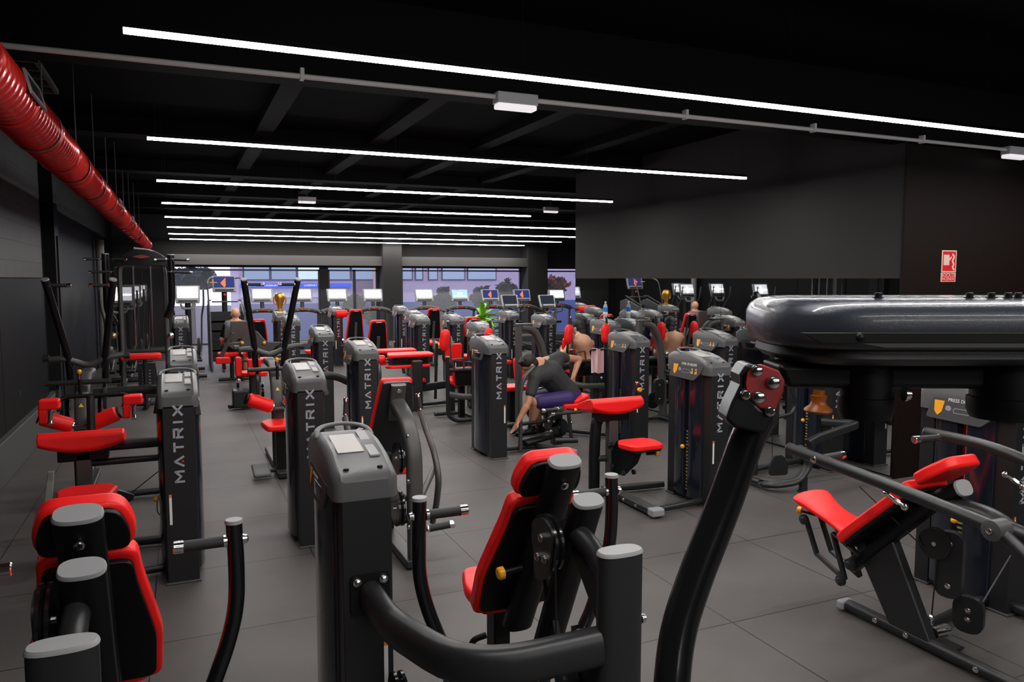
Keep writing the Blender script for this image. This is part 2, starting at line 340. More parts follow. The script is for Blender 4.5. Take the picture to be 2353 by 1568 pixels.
def knob(parent, a, c, r=.02, name='adjustment_knob'):
    a, c = V(a), V(c); t = (c-a).normalized(); L = (c-a).length; b = MB()
    b.cyl(a, c-t*.025, r*.5, mi=1); b.lathe(c-t*.03, t, [(0, r*.6), (.004, r), (.024, r), (.03, r*.8)], 14, 0)
    return obj(name, b, ['yellow', 'black'], parent, label='yellow knob on black stem')
def ocap(parent, p, t, up, rx, ry, name='end_cap', m='cap', th=.012, sq=.75):
    p, t = V(p), V(t).normalized()
    return obj(name, MB().tube([p-t*.001, p+t*th*.5, p+t*th], rx, ry, up=up, n=28, sq=sq, taper=lambda k: 1.03-.08*k*k), m, parent)
def bolt(parent, p, ax, r=.011, h=.012): return obj('bolt', MB().bolt(p, ax, r, h), 'chrome', parent)
def pulley(parent, c, ax, r, w=.03, name='pulley'):
    c, ax = V(c), V(ax).normalized(); b = MB()
    b.lathe(c-ax*w/2, ax, [(0, r*.3), (0.0, r), (w*.3, r), (w*.5, r*.88), (w*.7, r), (w, r), (w, r*.3)], 32); b.lathe(c-ax*w*.7, ax, [(0, .012), (w*1.4, .012)], 12, 1)
    return obj(name, b, ['gloss', 'chrome'], parent)
def housing(parent, c, ax, v, w, h, th=.06, name='pulley_housing'):
    """rounded cover plates with two bolts, lying across axis ax, long side along v"""
    c, ax, v = V(c), V(ax).normalized(), V(v).normalized(); u = v.cross(ax); b = MB()
    plate3(b, c-ax*th/2, u, v, rrect(w, h, w*.48, 6), th)
    for s in (-1, 1):
        q = c + v*(h/2-w*.5)*s; b.bolt(q+ax*th/2, ax, .012, .008, 1); b.bolt(q-ax*th/2, -ax, .012, .008, 1)
    return obj(name, b, ['frame', 'chrome'], parent, bevel=.005)
def rod_end(parent, a, c, name='chrome_linkage'):
    a, c = V(a), V(c); t = (c-a).normalized(); b = MB(); b.ball(a, .018, 0, 6); b.cyl(a, c, .009); b.lathe(a+(c-a)*.4, t, [(0, .015), (.03, .015)], 6, 0); b.ball(c, .018, 0, 6)
    return obj(name, b, 'chrome', parent)
def frame(parent, pts, r=.035, ry=None, up=None, fil=.08, name='frame_tube', m='frame', sq=1., n=16, ends=True):
    b = MB().tube(pts, r, ry, up=up, fil=fil, n=n, sq=sq)
    return obj(name, b, m, parent)
def foot(parent, c, sz=(.14, .09, .05), R=None, name='rubber_foot', m='cap'):
    return obj(name, MB().box(V(c), sz, R), m, parent, bevel=.018, seg=3)
# ---------------------------------------------------------------- the weight tower
TW, TD = .19, .62
def letters(b, x0, y, z0, L, h, sgn=1, mi=0, dot=None):
    """six letters read upwards on a face in the xz plane at y"""
    s = .2
    G = {'M': [(0, 0, 0, 1), (0, 1, .5, .35), (.5, .35, 1, 1), (1, 1, 1, 0)], 'A': [(0, 0, .5, 1), (.5, 1, 1, 0)], 'T': [(0, 1, 1, 1), (.5, 1, .5, 0)],
         'R': [(0, .72, 0, 0), (0, 1, .95, 1), (.95, 1, .95, .5), (.1, .5, .95, .5), (.55, .5, 1, 0)], 'I': [(.5, 0, .5, 1)], 'X': [(0, 0, 1, 1), (0, 1, 1, 0)]}
    wds = [1.15, 1.05, .95, .95, .3, 1.05]; gap = .62; tot = sum(wds)+gap*5; k = L/tot; pos = 0; t = .018
    for ch, wd in zip('MATRIX', wds):
        for (a0, c0, a1, c1) in G[ch]:
            p = V((x0 + h/2 - c0*h, y, z0 + (pos + a0*wd if ch != 'I' else pos+.15)*k)); q = V((x0 + h/2 - c1*h, y, z0 + (pos + a1*wd if ch != 'I' else pos+.15)*k))
            d = (q-p).normalized(); w_ = V((d.z, 0, -d.x))*t*.38
            p2, q2 = p-d*t*.2, q+d*t*.2
            b.prism([p2-w_, p2+w_, q2+w_, q2-w_], (0, -.0015, 0), mi)
        if ch == 'A' and dot is not None: c = V((x0+h*.38, y, z0+(pos+.5*wd)*k)); b.prism([c+V((.008, 0, -.01)), c+V((.008, 0, .01)), c+V((-.008, 0, 0))], (0, -.0015, 0), dot)
        pos += wd+gap
    return b
def tower_parts(parent, x0, y0, s, title='', detail=True, red=False, lettering=True):
    """s=-1: weight stack side faces -X, s=+1: faces +X"""
    W, D = TW, TD; xe = lambda g: x0 if g < 0 else x0+W
    b = MB(); b.bb(x0, x0+W, y0, y0+.115, .012, 1.18); b.bb(x0, x0+W, y0+D-.1, y0+D, .012, 1.18); b.bb(x0+.01, x0+W-.01, y0+.1, y0+D-.09, .012, .1)
    b.bb(x0-.012, x0+W+.012, y0-.015, y0+.12, 0, .014, 1); b.bb(x0-.012, x0+W+.012, y0+D-.11, y0+D+.015, 0, .014, 1)
    b.bb(x0+W/2-.004, x0+W/2+.004, y0+.11, y0+D-.1, .1, 1.1)
    tw = obj('weight_tower', b, ['column', 'frameg'], parent, bevel=.012, seg=3)
    # side panels
    b = MB(); g = -s; e = xe(g)
    prof = [(-.04, .10), (.012, .115), (.03, .16), (.042, .25), (.042, D-.25), (.03, D-.16), (.012, D-.115), (-.04, D-.10)]
    b.prism([(e+g*a, y0+c, .05) for a, c in prof], (0, 0, 1.12))
    obj('rear_panel', b, 'shroud', tw, bevel=.006, smooth=50)
    e = xe(s); mid = D/2
    for h in (0, 1):
        prof = [(-.04, .10), (.012, .115), (.03, .16), (.042, .24), (.036, mid-.035), (.022, mid-.028), (-.04, mid-.028)]
        if h: prof = [(a, D-c) for a, c in prof]
        obj('front_panel', MB().prism([(e+s*a, y0+c, .05) for a, c in prof], (0, 0, 1.12)), 'shroud', tw, bevel=.005, smooth=50)
    if detail:
        b = MB(); n = 18
        for i in range(n):
            z = .09+.031*i; b.bb(min(e-s*.05, e+s*.006), max(e-s*.05, e+s*.006), y0+mid-.1, y0+mid+.1, z, z+.027)
            b.bb(min(e+s*.006, e+s*.009), max(e+s*.006, e+s*.009), y0+mid-.018, y0+mid+.018, z+.008, z+.019, 1)
        b.cyl((e-s*.015, y0+mid, .6), (e-s*.015, y0+mid, 1.15), .009, mi=2)
        if red: b.bb(min(e-s*.03, e-s*.02), max(e-s*.03, e-s*.02), y0+mid-.03, y0+mid+.03, .66, 1.12, 3)
        obj('weight_stack', b, ['steel', mat_tick, 'chrome', 'reddeep'], tw)
    # top cap
    pr = [(0, 1.165), (-.006, 1.2), (-.002, 1.245), (.02, 1.268), (.07, 1.285), (.16, 1.318), (.28, 1.342), (.42, 1.348), (.55, 1.335), (D+.004, 1.30), (D+.006, 1.165)]
    b = MB(); x_a, x_b = x0-.03, x0+W+.03; rings = []
    for k, (xx, dz) in enumerate(((x_a, -.028), (x_a+.012, -.008), (x_a+.03, 0), (x_a+.045, -.008), (x_b-.045, -.008), (x_b-.03, 0), (x_b-.012, -.008), (x_b, -.028))):
        ins = .03 if k in (0, 7) else .008 if k in (1, 6) else 0
        rings.append([V((xx, y0 + min(max(c, ins), D-ins), (z+dz if z > 1.17 else z))) for c, z in pr])
    b.ring(rings); cap = obj('top_cap', b, 'plastic', tw, bevel=0, smooth=40)
    if detail:
        pass
    b = MB()
    b.prism([V((x0+.02, y0+.165, 1.312)), V((x0+.125, y0+.165, 1.312)), V((x0+.125, y0+.37, 1.343)), V((x0+.02, y0+.37, 1.343))], (0, 0, .005), 0)
    b.prism([V((x0+.138, y0+.125, 1.298)), V((x0+.178, y0+.125, 1.298)), V((x0+.178, y0+.40, 1.343)), V((x0+.138, y0+.40, 1.343))], (0, 0, .009), 1)
    for xx in (x0+.03, x0+W-.03): b.cyl((xx, y0+.055, 1.27), (xx, y0+.056, 1.279), .011, mi=2)
    obj('cap_tray', b, ['plate', 'trayp', 'hole'], tw, bevel=.003)
    b = MB().tube([(x_a+.012, y0+.40, 1.33), (x_a+.014, y0+.46, 1.35), (x_a+.05, y0+.52, 1.358), (x0+W/2, y0+.535, 1.364), (x_b-.05, y0+.52, 1.358), (x_b-.014, y0+.46, 1.35), (x_b-.012, y0+.40, 1.33)], .012, .008, fil=.03, n=10)
    obj('cap_handle', b, 'plastic', tw)
    # placards
    e = xe(s)+s*.024; u = V((0, -s, 0)) if s > 0 else V((0, -1, 0)); u = V((0, 1, 0))*( 1 if s > 0 else -1)
    vv = V((-s*.20, 0, 1)).normalized(); c = V((e+s*.012, y0+mid, 1.19))
    b = MB(); out = rpoly([(-.235, -.075), (.13, -.085), (.2, -.02), (.235, .05), (.2, .075), (-.2, .075)], .02)
    plate3(b, c-vv*.0-u.cross(vv)*.03, u, vv, out, .036, 0)
    if detail:
        n_ = u.cross(vv).normalized(); f = c+n_*.007
        plate3(b, f, u, vv, rpoly([(-.19, .04), (-.12, .04), (-.13, -.03), (-.155, -.055), (-.18, -.03)], .006), .001, 1)
        plate3(b, f, u, vv, rrect(.03, .045, .012), .001, 2) if 0 else None
        b.ball(f+u*(-.09)-vv*.005, (.002, .02, .022), 4, 6)
        plate3(b, f+u*(-.0)-vv*.012, u, vv, [(a, q) for a, q in rrect(.11, .032, .014)], .0012, 4); plate3(b, f+u*(-.0)-vv*.012+n_*.0008, u, vv, rrect(.102, .025, .012), .0008, 0)
        for k in (0, 1):
            q = .085+k*.055; plate3(b, f+u*q+vv*.012, u, vv, rrect(.02, .014, .003), .001, 1); plate3(b, f+u*(q+.01)-vv*.014, u, vv, rrect(.016, .03, .006), .001, 1); plate3(b, f+u*(q-.008)-vv*.018, u, vv, rrect(.018, .022, .008), .001, 4)
        if title: put_text(b, title, .03, f+u*.03+vv*.05, u, vv, 3, .001)
    obj('placard', b, ['placard', 'yellow', 'orange', 'white', 'ink'], tw)
    g = -s; e = xe(g)+g*.022; u = V((0, 1, 0))*(1 if g > 0 else -1); vv = V((-g*.10, 0, 1)).normalized(); c = V((e+g*.012, y0+mid, 1.15))
    b = MB(); plate3(b, c-u.cross(vv)*.03, u, vv, rpoly([(-.20, -.06), (.13, -.06), (.18, .05), (-.20, .065)], .015), .034)
    if detail:
        f = c+u.cross(vv)*.005; plate3(b, f, u, vv, rpoly([(-.185, .045), (-.14, .045), (-.15, -.01), (-.162, -.03), (-.175, -.01)], .004), .001, 1)
        plate3(b, f+u*(-.06)+vv*.035, u, vv, rrect(.12, .012, .003), .001, 2)
    obj('rear_placard', b, ['placard', 'yellow', 'white'], tw)
    if lettering:
        obj('lettering', letters(MB(), x0+W*.48, y0-.0005, .68, .50, .052, 1, 0, 1), ['ink', 'red'], tw)
    xs = x0+.03 if s < 0 else x0+W-.03
    b = MB(); b.bb(xs-.008, xs+.008, y0-.0015, y0, .40, .58, 0); b.bb(xs-.008, xs+.008, y0-.0016, y0, .58, .60, 1)
    obj('warning_sticker', b, ['white', 'orange'], tw)
    e = xe(s)+s*.01; b = MB(); b.cyl((e-s*.02, y0+mid, .50), (e+s*.05, y0+mid, .50), .005, mi=1); b.ball((e+s*.055, y0+mid, .50), .02, 0, 8)
    b.tube([(e+s*.05, y0+mid, .49), (e+s*.05, y0+mid-.03, .42), (e+s*.03, y0+mid-.02, .38), (e+s*.01, y0+mid, .41)], .003, fil=.03, n=6, mi=1)
    obj('selector_pin', b, ['yellow', 'black'], tw)
    return tw
mat_tick = mat('tick_marks', (.55, .45, .2), .5)
M['trayp'] = mat('tray_plastic', (.30, .30, .305), .35); M['plate'] = mat('brushed_tray2', (.44, .42, .41), .4, .2)
M['plastic'] = mat('tower_cap_plastic2', (.10, .10, .103), .36, bump=.2, bscale=600)
TOW = {}
def tower(root, x0, y0, s, title='', red=False, lettering=True):
    """the weight tower of a machine: built once per kind, then copied with its pieces"""
    key = (s, title, red, lettering)
    if key not in TOW: TOW[key] = (tower_parts(root, x0, y0, s, title, red=red, lettering=lettering), x0, y0); return TOW[key][0]
    src, sx, sy = TOW[key]
    o = dup_tree(src, root); wp = ORG[src.name] + V((x0-sx, y0-sy, 0)); o.location = wp - ORG[root.name]; ORG[o.name] = wp
    return o
# ================================================================ exercise machines
def chest_press(Xc, dy, tx, label, det=True):
    R = thing('chest_press_machine', (Xc, 2.7+dy, 0), label, 'exercise machine', 'chest press machines')
    Y = lambda y: y+dy
    tower(R, tx, 2.77+dy, 1, lettering=False)
    a = math.radians(28); v = V((0, -math.sin(a), math.cos(a))); u = V((-1, 0, 0)); n = u.cross(v)
    T = V((Xc, Y(2.51), 1.345))
    hd = rpoly([(-.138, -.215), (.138, -.215), (.142, -.13), (.108, -.032), (-.108, -.032), (-.142, -.13)], .045, 5)
    lo = rpoly([(-.19, -.90), (.19, -.90), (.2, -.66), (.15, -.36), (.14, -.235), (-.14, -.235), (-.15, -.36), (-.2, -.66)], .045, 5)
    for nm, o_ in (('headrest', hd), ('backrest', lo)):
        p = pad(nm, R, T, u, v, o_, .065); c0 = V((0, 0))
        cx = sum(q[0] for q in o_)/len(o_); cy_ = sum(q[1] for q in o_)/len(o_)
        pad(nm+'_shell', p, T-n*.02, u, v, [(cx+(q[0]-cx)*.90, cy_+(q[1]-cy_)*.90) for q in o_], .022, 'black', .004)
    po = T-n*.065
    frame(R, [po-v*.92, po+v*.0], .066, .038, up=n, fil=0, name='back_post', m='black', n=28, sq=.75); ocap(R, po, v, n, .066, .038)
    for k in (.08, .30): bolt(R, po-v*k-n*.04, -n, .013)
    q0, q1 = V((Xc+.02, Y(2.75), .28)), V((Xc+.02, Y(2.31), 1.20)); t = (q1-q0).normalized()
    frame(R, [q0, q1], .06, .038, up=(0, -1, 0), fil=0, name='inner_post', m='black', n=28, sq=.75); ocap(R, q1, t, (0, -1, 0), .06, .038)
    frame(R, [(Xc, Y(2.06), 0), (Xc, Y(2.06), 1.10)], .08, .042, up=(0, 1, 0), fil=0, name='rear_column', n=28, sq=.75); ocap(R, (Xc, Y(2.06), 1.10), (0, 0, 1), (0, 1, 0), .08, .042)
    frame(R, [(Xc, Y(2.09), .96), (Xc, Y(2.25), 1.06), (Xc, Y(2.42), 1.08), (Xc, Y(2.52), .98)], .035, .045, fil=.08, up=(0, 0, 1), name='cross_beam')
    obj('gusset', MB().prism([(Xc-.01, Y(2.1), .92), (Xc-.01, Y(2.1), .72), (Xc-.01, Y(2.38), 1.0), (Xc-.01, Y(2.36), 1.05)], (.02, 0, 0)), 'frame', R, bevel=.004)
    pulley(R, (Xc-.085, Y(2.42), 1.03), (1, 0, 0), .105, .035)
    pl = MB(); plate3(pl, (Xc-.11, Y(2.42), 1.03), (0, 1, 0), (0, 0, 1), rpoly([(-.09, .07), (0, .1), (.09, .06), (.06, -.16), (-.05, -.12)], .03), .012)
    for q in ((0, .02), (.03, -.06), (-.03, -.05)): pl.bolt((Xc-.111, Y(2.42)+q[0], 1.03+q[1]), (-1, 0, 0), .013, .012, 1)
    obj('cam_plate', pl, ['frame', 'chrome'], R)
    housing(R, (Xc-.05, Y(2.22), .52), (1, 0, 0), (0, .1, 1), .17, .40, .07); pulley(R, (Xc-.10, Y(2.22), .62), (1, 0, 0), .09)
    pulley(R, (Xc-.14, Y(2.5), .42), (1, 0, 0), .105, .05); pulley(R, (Xc-.11, Y(2.20), .36), (1, 0, 0), .08)
    frame(R, [(Xc-.10, Y(2.33), 1.0), (Xc-.10, Y(2.30), .1)], .0035, fil=0, name='cable', m='cable', n=8)
    obj('seat_adjuster', MB().prism([(Xc-.015, Y(2.62), .84), (Xc-.015, Y(2.58), .82), (Xc-.015, Y(2.42), .42), (Xc-.015, Y(2.48), .38)], (.03, 0, 0)), 'black', R, bevel=.004)
    # arms with grips
    for s in (-1, 1):
        x = Xc+s*.445
        P = [(x, Y(2.85), 1.115), (x+s*.005, Y(2.85), .95), (x+s*.002, Y(2.86), .80), (x-s*.03, Y(2.87), .66), (x-s*.09, Y(2.87), .50), (x-s*.13, Y(2.86), .44)]
        arm = frame(R, P, .029, fil=.1, name='press_arm', m='gloss'); ocap(arm, P[0], (0, 0, 1), (0, 1, 0), .031, .031, sq=1.)
        grip(arm, (x, Y(2.85), 1.05), (x-s*.205, Y(2.85), 1.05), .02); bolt(arm, (x+s*.028, Y(2.85), 1.05), (s, 0, 0), .016, .02)
        e = V(P[-1])
        cl = MB(); 
        for dd in (-.022, .022): cl.box(e+V((-s*.02, dd, -.03)), (.06, .008, .07))
        cl.cyl(e+V((-s*.03, -.04, -.04)), e+V((-s*.03, .04, -.04)), .012, mi=1)
        obj('clevis', cl, ['frame', 'chrome'], arm); rod_end(arm, e+V((-s*.03, 0, -.04)), e+V((-s*.11, -.02, -.12)))
    frame(R, [(Xc-.34, Y(2.85), .30), (Xc+.34, Y(2.85), .30)], .04, name='pivot_shaft', fil=0)
    # seat
    sp_ = rpoly([(-.11, -.17), (.11, -.17), (.165, .02), (.15, .2), (-.15, .2), (-.165, .02)], .05, 5)
    st_ = pad('seat', R, (Xc, Y(3.12), .62), (1, 0, 0), (0, -1, -.06), sp_, .07, 'red', .025)
    st_.rotation_euler = (0, 0, 0)
    obj('seat_post', MB().bb(Xc-.04, Xc+.04, Y(3.05), Y(3.15), .02, .56), 'black', R, bevel=.008)
    knob(R, (Xc-.06, Y(2.70), .83), (Xc-.17, Y(2.70), .82), .026)
    obj('seat_lever', MB().tube([(Xc-.10, Y(3.0), .42), (Xc-.16, Y(3.02), .40), (Xc-.17, Y(3.04), .2)], .014, fil=.03), 'black', R)
    # link pipe from the tower round to the column, base
    P = [(tx+.10, Y(2.76), .79), (tx+.12, Y(2.55), .765), (tx+.26, Y(2.11), .765), (Xc-.07, Y(2.07), .79)]
    frame(R, P, .045, .065, up=(0, 0, 1), fil=.34, name='link_pipe', n=28, sq=.8)
    pl = MB(); plate3(pl, (tx+.10, Y(2.765), .80), (1, 0, 0), (0, 0, 1), rrect(.15, .16, .02), .008); pl.bolt((tx+.05, Y(2.757), .855), (0, -1, 0), .013, .02, 1); pl.bolt((tx+.15, Y(2.757), .855), (0, -1, 0), .013, .02, 1)
    obj('mounting_plate', pl, ['black', 'chrome'], R)
    for z, yy in ((.86, 2.06), (.56, 2.06)): bolt(R, (Xc+.085, Y(yy), z), (1, 0, 0), .013, .02)
    frame(R, [(Xc, Y(1.95), .04), (Xc, Y(3.35), .04)], .06, .035, up=(0, 0, 1), fil=0, name='base_rail', n=20, sq=.6)
    frame(R, [(tx+.1, Y(2.9), .04), (Xc, Y(2.9), .04)], .04, .03, up=(0, 0, 1), fil=0, name='base_cross', n=20, sq=.6)
    pulley(R, (tx+.17, Y(2.62), .45), (1, 0, 0), .09, .04)
    return R
chest_press(1.30, .02, .53, 'chest press machine with red split backrest, centre foreground, pipe bending round from its tower')
chest_press(-.29, .02, -1.03, 'chest press machine seen from behind, cut by the bottom left corner')

def arm_curl(Xc, Ys, tx, ty, s, label, triceps=False, title=''):
    """seat, upright with a long red arm pad; s=+1 tower stands on the +X side"""
    R = thing('arm_curl_machine', (Xc, Ys+.3, 0), label, 'exercise machine', 'arm curl machines'); tower(R, tx, ty, -1, title)
    y = lambda q: Ys+q
    w_ = .54
    prof = [(.30, .775), (.275, .80), (.285, .895), (.33, .925), (.40, .91), (.56, .80), (.57, .76), (.52, .74)]
    b = MB(); rings = []
    for k in range(13):
        f = -1+2*k/12; dz = -.03*abs(f)**3 ; low = .055*(abs(f)**2); rings.append([V((Xc+f*w_/2, y(q), z + (low if z < .82 else 0)+dz*0)) for q, z in prof])
    b.ring(rings); obj('arm_pad', b, 'red', R, bevel=.012, seg=3, smooth=60)
    obj('pad_base', MB().bb(Xc-.16, Xc+.16, y(.36), y(.50), .70, .80), 'black', R, bevel=.006)
    b = MB(); b.bb(Xc-.05, Xc+.05, y(.36), y(.44), .03, .78); obj('upright', b, 'frameg', R, bevel=.012, seg=3)
    if not triceps:
        frame(R, [(Xc-.03, y(.47), .78), (Xc-.13, y(.46), .70), (Xc-.155, y(.45), .45), (Xc-.155, y(.45), .03)], .05, .04, up=(0, 1, 0), fil=.14, name='curved_post', m='black', n=20, sq=.7)
        frame(R, [(Xc-.15, y(.44), .35), (Xc, y(.40), .35)], .025, .03, up=(0, 0, 1), fil=0, name='cross_tube')
        arm = frame(R, [(Xc+.05, y(.62), .74), (Xc+.22, y(.62), .74), (Xc+.34, y(.6), .80), (Xc+.37, y(.58), .93)], .024, fil=.1, name='curl_arm'); knob(arm, (Xc+.37, y(.58), .93), (Xc+.37, y(.5), .95), .022)
        grip(arm, (Xc+.37, y(.58), .9), (Xc+.37, y(.56), 1.02), .017)
        grip(R, (Xc-.42, y(.62), .80), (Xc-.62, y(.6), .80), .017, 'side_handle')
    else:
        for q in (-1, 1):
            x = Xc+q*.285+ .015; yy = y(.95); z0 = .99
            bx = MB(); bx.box((x, yy, z0+.05), (.14, .13, .075)); bx.box((x-.045*1, yy, z0-.03), (.055, .12, .13))
            obj('elbow_box', bx, 'red', R, bevel=.014, seg=3)
            grip(R, (x+.01, yy-.04, z0+.02), (x+.01, yy-.12, z0-.09), .017)
        frame(R, [(Xc-.24, y(.97), 1.03), (Xc-.18, y(1.0), 1.08), (Xc+.22, y(1.0), 1.08), (Xc+.28, y(.97), 1.06)], .016, fil=.05, name='swing_bar', m='black')
        frame(R, [(Xc, y(1.0), 1.08), (Xc, y(.95), .55), (Xc, y(.44), .5)], .03, fil=.1, name='swing_post')
        for z in (.78, .66): frame(R, [(Xc, y(.46), z), (tx, y(.46), z)], .035, .04 if z > .7 else .025, up=(0, 0, 1), fil=0, name='link_tube', sq=.7)
        obj('cam_cover', plate3(MB(), (Xc+.10, y(.36), .42), (1, 0, .1), (-.1, 0, 1), rpoly([(-.08, .12), (.02, .1), (.22, -.02), (.2, -.06), (-.06, -.1)], .04), .03), 'frame', R, bevel=.005)
        frame(R, [(Xc+.28, y(.36), .42), (tx, y(.36), .62)], .004, fil=0, name='cable', m='cable', n=8)
        b = MB(); b.prism([(Xc-.30, y(.30), .02), (Xc-.235, y(.30), .02), (Xc-.21, y(.55), .60), (Xc-.25, y(.55), .60)], (0, .03, 0)); obj('side_plate', b, mat('worn_plate', (.30, .29, .27), .6, var=.2), R, bevel=.006)
    # seat
    so = rpoly([(-.155, -.13), (.155, -.13), (.19, .06), (.13, .17), (-.13, .17), (-.19, .06)], .04, 5)
    zz = .52; pad('seat', R, (Xc+.05, y(0), zz), (1, 0, 0), (0, 1, .0), so, .055, 'red', .02)
    obj('seat_plate', plate3(MB(), (Xc+.05, y(0), zz-.012), (1, 0, 0), (0, 1, 0), [(a*.92, c*.92) for a, c in so], .012), 'black', R)
    obj('seat_carriage', MB().prism([(Xc-.03, y(-.05), zz-.02), (Xc-.03, y(.28), zz+.02), (Xc-.03, y(.36), .42), (Xc-.03, y(.34), .22), (Xc-.03, y(.2), .24), (Xc-.03, y(.02), .38)], (.07, 0, 0)), 'black', R, bevel=.01)
    for (q, z) in ((.30, .50), (.30, .30), (.12, .28), (.36, .48)):
        for sx in (-1, 1): obj('linkage_roller', MB().lathe((Xc+.005+sx*.045, y(q), z), (sx, 0, 0), [(0, .024), (.02, .024), (.021, .014), (.026, .012)], 14), 'frame', R)
    knob(R, (Xc+.1, y(-.02), zz-.05), (Xc+.21, y(-.03), zz-.05), .026, 'seat_lever')
    # base: foot rail to the front, rail to the tower
    b = MB(); b.bb(Xc-.055, Xc+.055, y(-.30), y(.50), .02, .075); br = obj('base_rail', b, 'frame', R, bevel=.01, seg=2); foot(br, (Xc, y(-.32), .048), (.125, .09, .07))
    if triceps: b = MB(); plate3(b, (Xc+.22, y(.1), .02), (1, 0, 0), (0, 1, 0), rrect(.24, .4, .05), .012); obj('floor_plate', b, 'frameg', R)
    frame(R, [(Xc+.03, y(-.26), .045), (tx+.02, y(-.20), .045)], .03, .028, up=(0, 0, 1), fil=0, name='base_tube')
    frame(R, [(Xc, y(.45), .045), (tx+.02, y(.40), .045)], .035, .03, up=(0, 0, 1), fil=0, name='base_tube', sq=.7)
    for q in (-.1, .1, .25): bolt(R, (Xc-.056, y(q), .05), (-1, 0, 0), .011)
    return R
arm_curl(3.60, 5.52, 4.15, 5.2, 1, 'arm curl machine with empty red seat and arm pad, right of the man bent over', title='CURL DE BICEPS')
arm_curl(-.665, 5.74, -.125, 5.3, 1, 'triceps machine at left with wide red arm pad and two red elbow boxes', triceps=True)

def lat_machine(Xc, y0, tx, ty, label):
    R = thing('lat_pulldown_machine', (Xc, y0, 0), label, 'exercise machine', 'lat pulldown machines'); tower(R, tx, ty, -1); y = lambda q: y0+q
    b = MB().tube([(Xc, y(.05), .02), (Xc, y(.08), .75), (Xc, y(.14), .95), (Xc, y(.35), 1.08), (Xc, y(.8), 1.08)], .062, .04, up=(0, -1, .3), fil=.12, n=20, sq=.6); obj('upright', b, 'frameg', R)
    b = MB(); plate3(b, (Xc, y(.035), .86), (1, 0, 0), (0, .12, 1), [(-.02, -.015), (.02, -.015), (0, .02)], .003); obj('warning_triangle', b, mat('warning_yellow', (.9, .75, .05), .5), R, label='yellow warning triangle')
    for s in (-1, 1):
        a = V((Xc+s*.07, y(-.03), .69)); c = V((Xc+s*.31, y(-.06), .79)); t = (c-a).normalized()
        r = obj('thigh_roller', MB().lathe(a, t, [(0, .055), (.01, .068), (.235, .068), (.25, .055)], 24), 'red', R)
        obj('roller_cap', MB().lathe(c, t, [(0, .06), (.012, .055)], 24).lathe(a-t*.008, t, [(0, .058), (.012, .058)], 24, 1), ['black', 'chrome'], r)
        frame(R, [(Xc, y(-.02), .66), tuple(a-t*.005)], .02, fil=0, name='roller_shaft')
    frame(R, [(Xc-.05, y(-.05), .66), (Xc+.05, y(-.05), .66)], .035, .03, up=(0, 0, 1), fil=0, name='roller_bracket', sq=.7)
    frame(R, [(Xc-.28, y(.12), 1.06), (Xc+.24, y(.12), 1.06)], .03, .022, up=(0, 0, 1), fil=0, name='cross_bar', sq=.6)
    for s in (-1, 1): obj('cam_cover', plate3(MB(), (Xc+s*.17, y(.15), .92), (0, 1, 0), (0, 0, 1), rpoly([(-.07, -.12), (.06, -.1), (.08, .06), (0, .13), (-.07, .05)], .03), s*.03), 'frame', R, bevel=.006)
    for s in (-1, 1): pulley(R, (Xc+s*.13, y(.3), .8), (1, 0, 0), .1)
    b = MB(); b.cyl((Xc+.0, y(.02), .96), (Xc+.0, y(.02), 1.10), .014, mi=1); b.cyl((Xc, y(.02), 1.10), (Xc, y(.02), 1.15), .02, mi=2); b.ball((Xc, y(.02), 1.17), .02, 0, 7); obj('height_knob', b, ['yellow', 'black', 'chrome'], R, label='yellow knob on chrome collar')
    frame(R, [(Xc-.32, y(.70), 1.22), (Xc-.19, y(.68), 1.23), (Xc-.10, y(.7), 1.19), (Xc, y(.7), 1.15), (Xc+.1, y(.7), 1.19), (Xc+.19, y(.68), 1.23), (Xc+.32, y(.7), 1.25)], .03, fil=.05, name='pivot_bar', m='frameg')
    for s in (-1, 1): obj('pivot_cap', MB().lathe((Xc+s*.32, y(.70), 1.235), (s, 0, 0), [(0, .034), (.05, .034), (.055, .02)], 16), 'frame', R)
    for s in (-1, 1):
        P = [(Xc+s*.15, y(.72), 1.02), (Xc+s*.16, y(.68), 1.25), (Xc+s*.275, y(.36), 1.985)]
        arm = frame(R, P, .033, fil=.05, name='pull_arm', m='gloss'); t = V(P[2])-V(P[1]); ocap(arm, P[2], t, (0, 1, 0), .034, .034, sq=1.)
        grip(arm, (Xc+s*.27, y(.37), 1.935), (Xc+s*.07, y(.37), 1.935), .017)
    so = rpoly([(-.15, -.15), (.15, -.15), (.19, .1), (.12, .2), (-.12, .2), (-.19, .1)], .04, 5)
    pad('seat', R, (Xc+.0, y(-.18), .49), (1, 0, 0), (0, 1, .05), so, .06, 'red', .02)
    obj('seat_post', MB().bb(Xc-.05, Xc+.05, y(-.2), y(-.1), .04, .48), 'black', R, bevel=.008); knob(R, (Xc+.05, y(-.24), .42), (Xc+.16, y(-.26), .42), .026, 'seat_lever')
    b = MB(); b.bb(Xc-.055, Xc+.055, y(-.35), y(.95), .015, .07); obj('base_rail', b, 'frame', R, bevel=.01)
    f = obj('footplate', MB().box((Xc-.20, y(-.16), .07), (.17, .32, .04), Matrix.Rotation(math.radians(8), 3, 'X')), mat('footplate_rubber', (.10, .10, .10), .6) if 'fp' not in M else M['fp'], R, bevel=.035, seg=3); M['fp'] = f.data.materials[0]
    frame(R, [(Xc-.12, y(-.12), .05), (Xc, y(-.12), .05)], .03, .02, up=(0, 0, 1), fil=0, name='footplate_bracket')
    frame(R, [(Xc, y(-.1), .045), (tx+.02, y(-.1), .045)], .035, .03, up=(0, 0, 1), fil=0, name='base_tube')
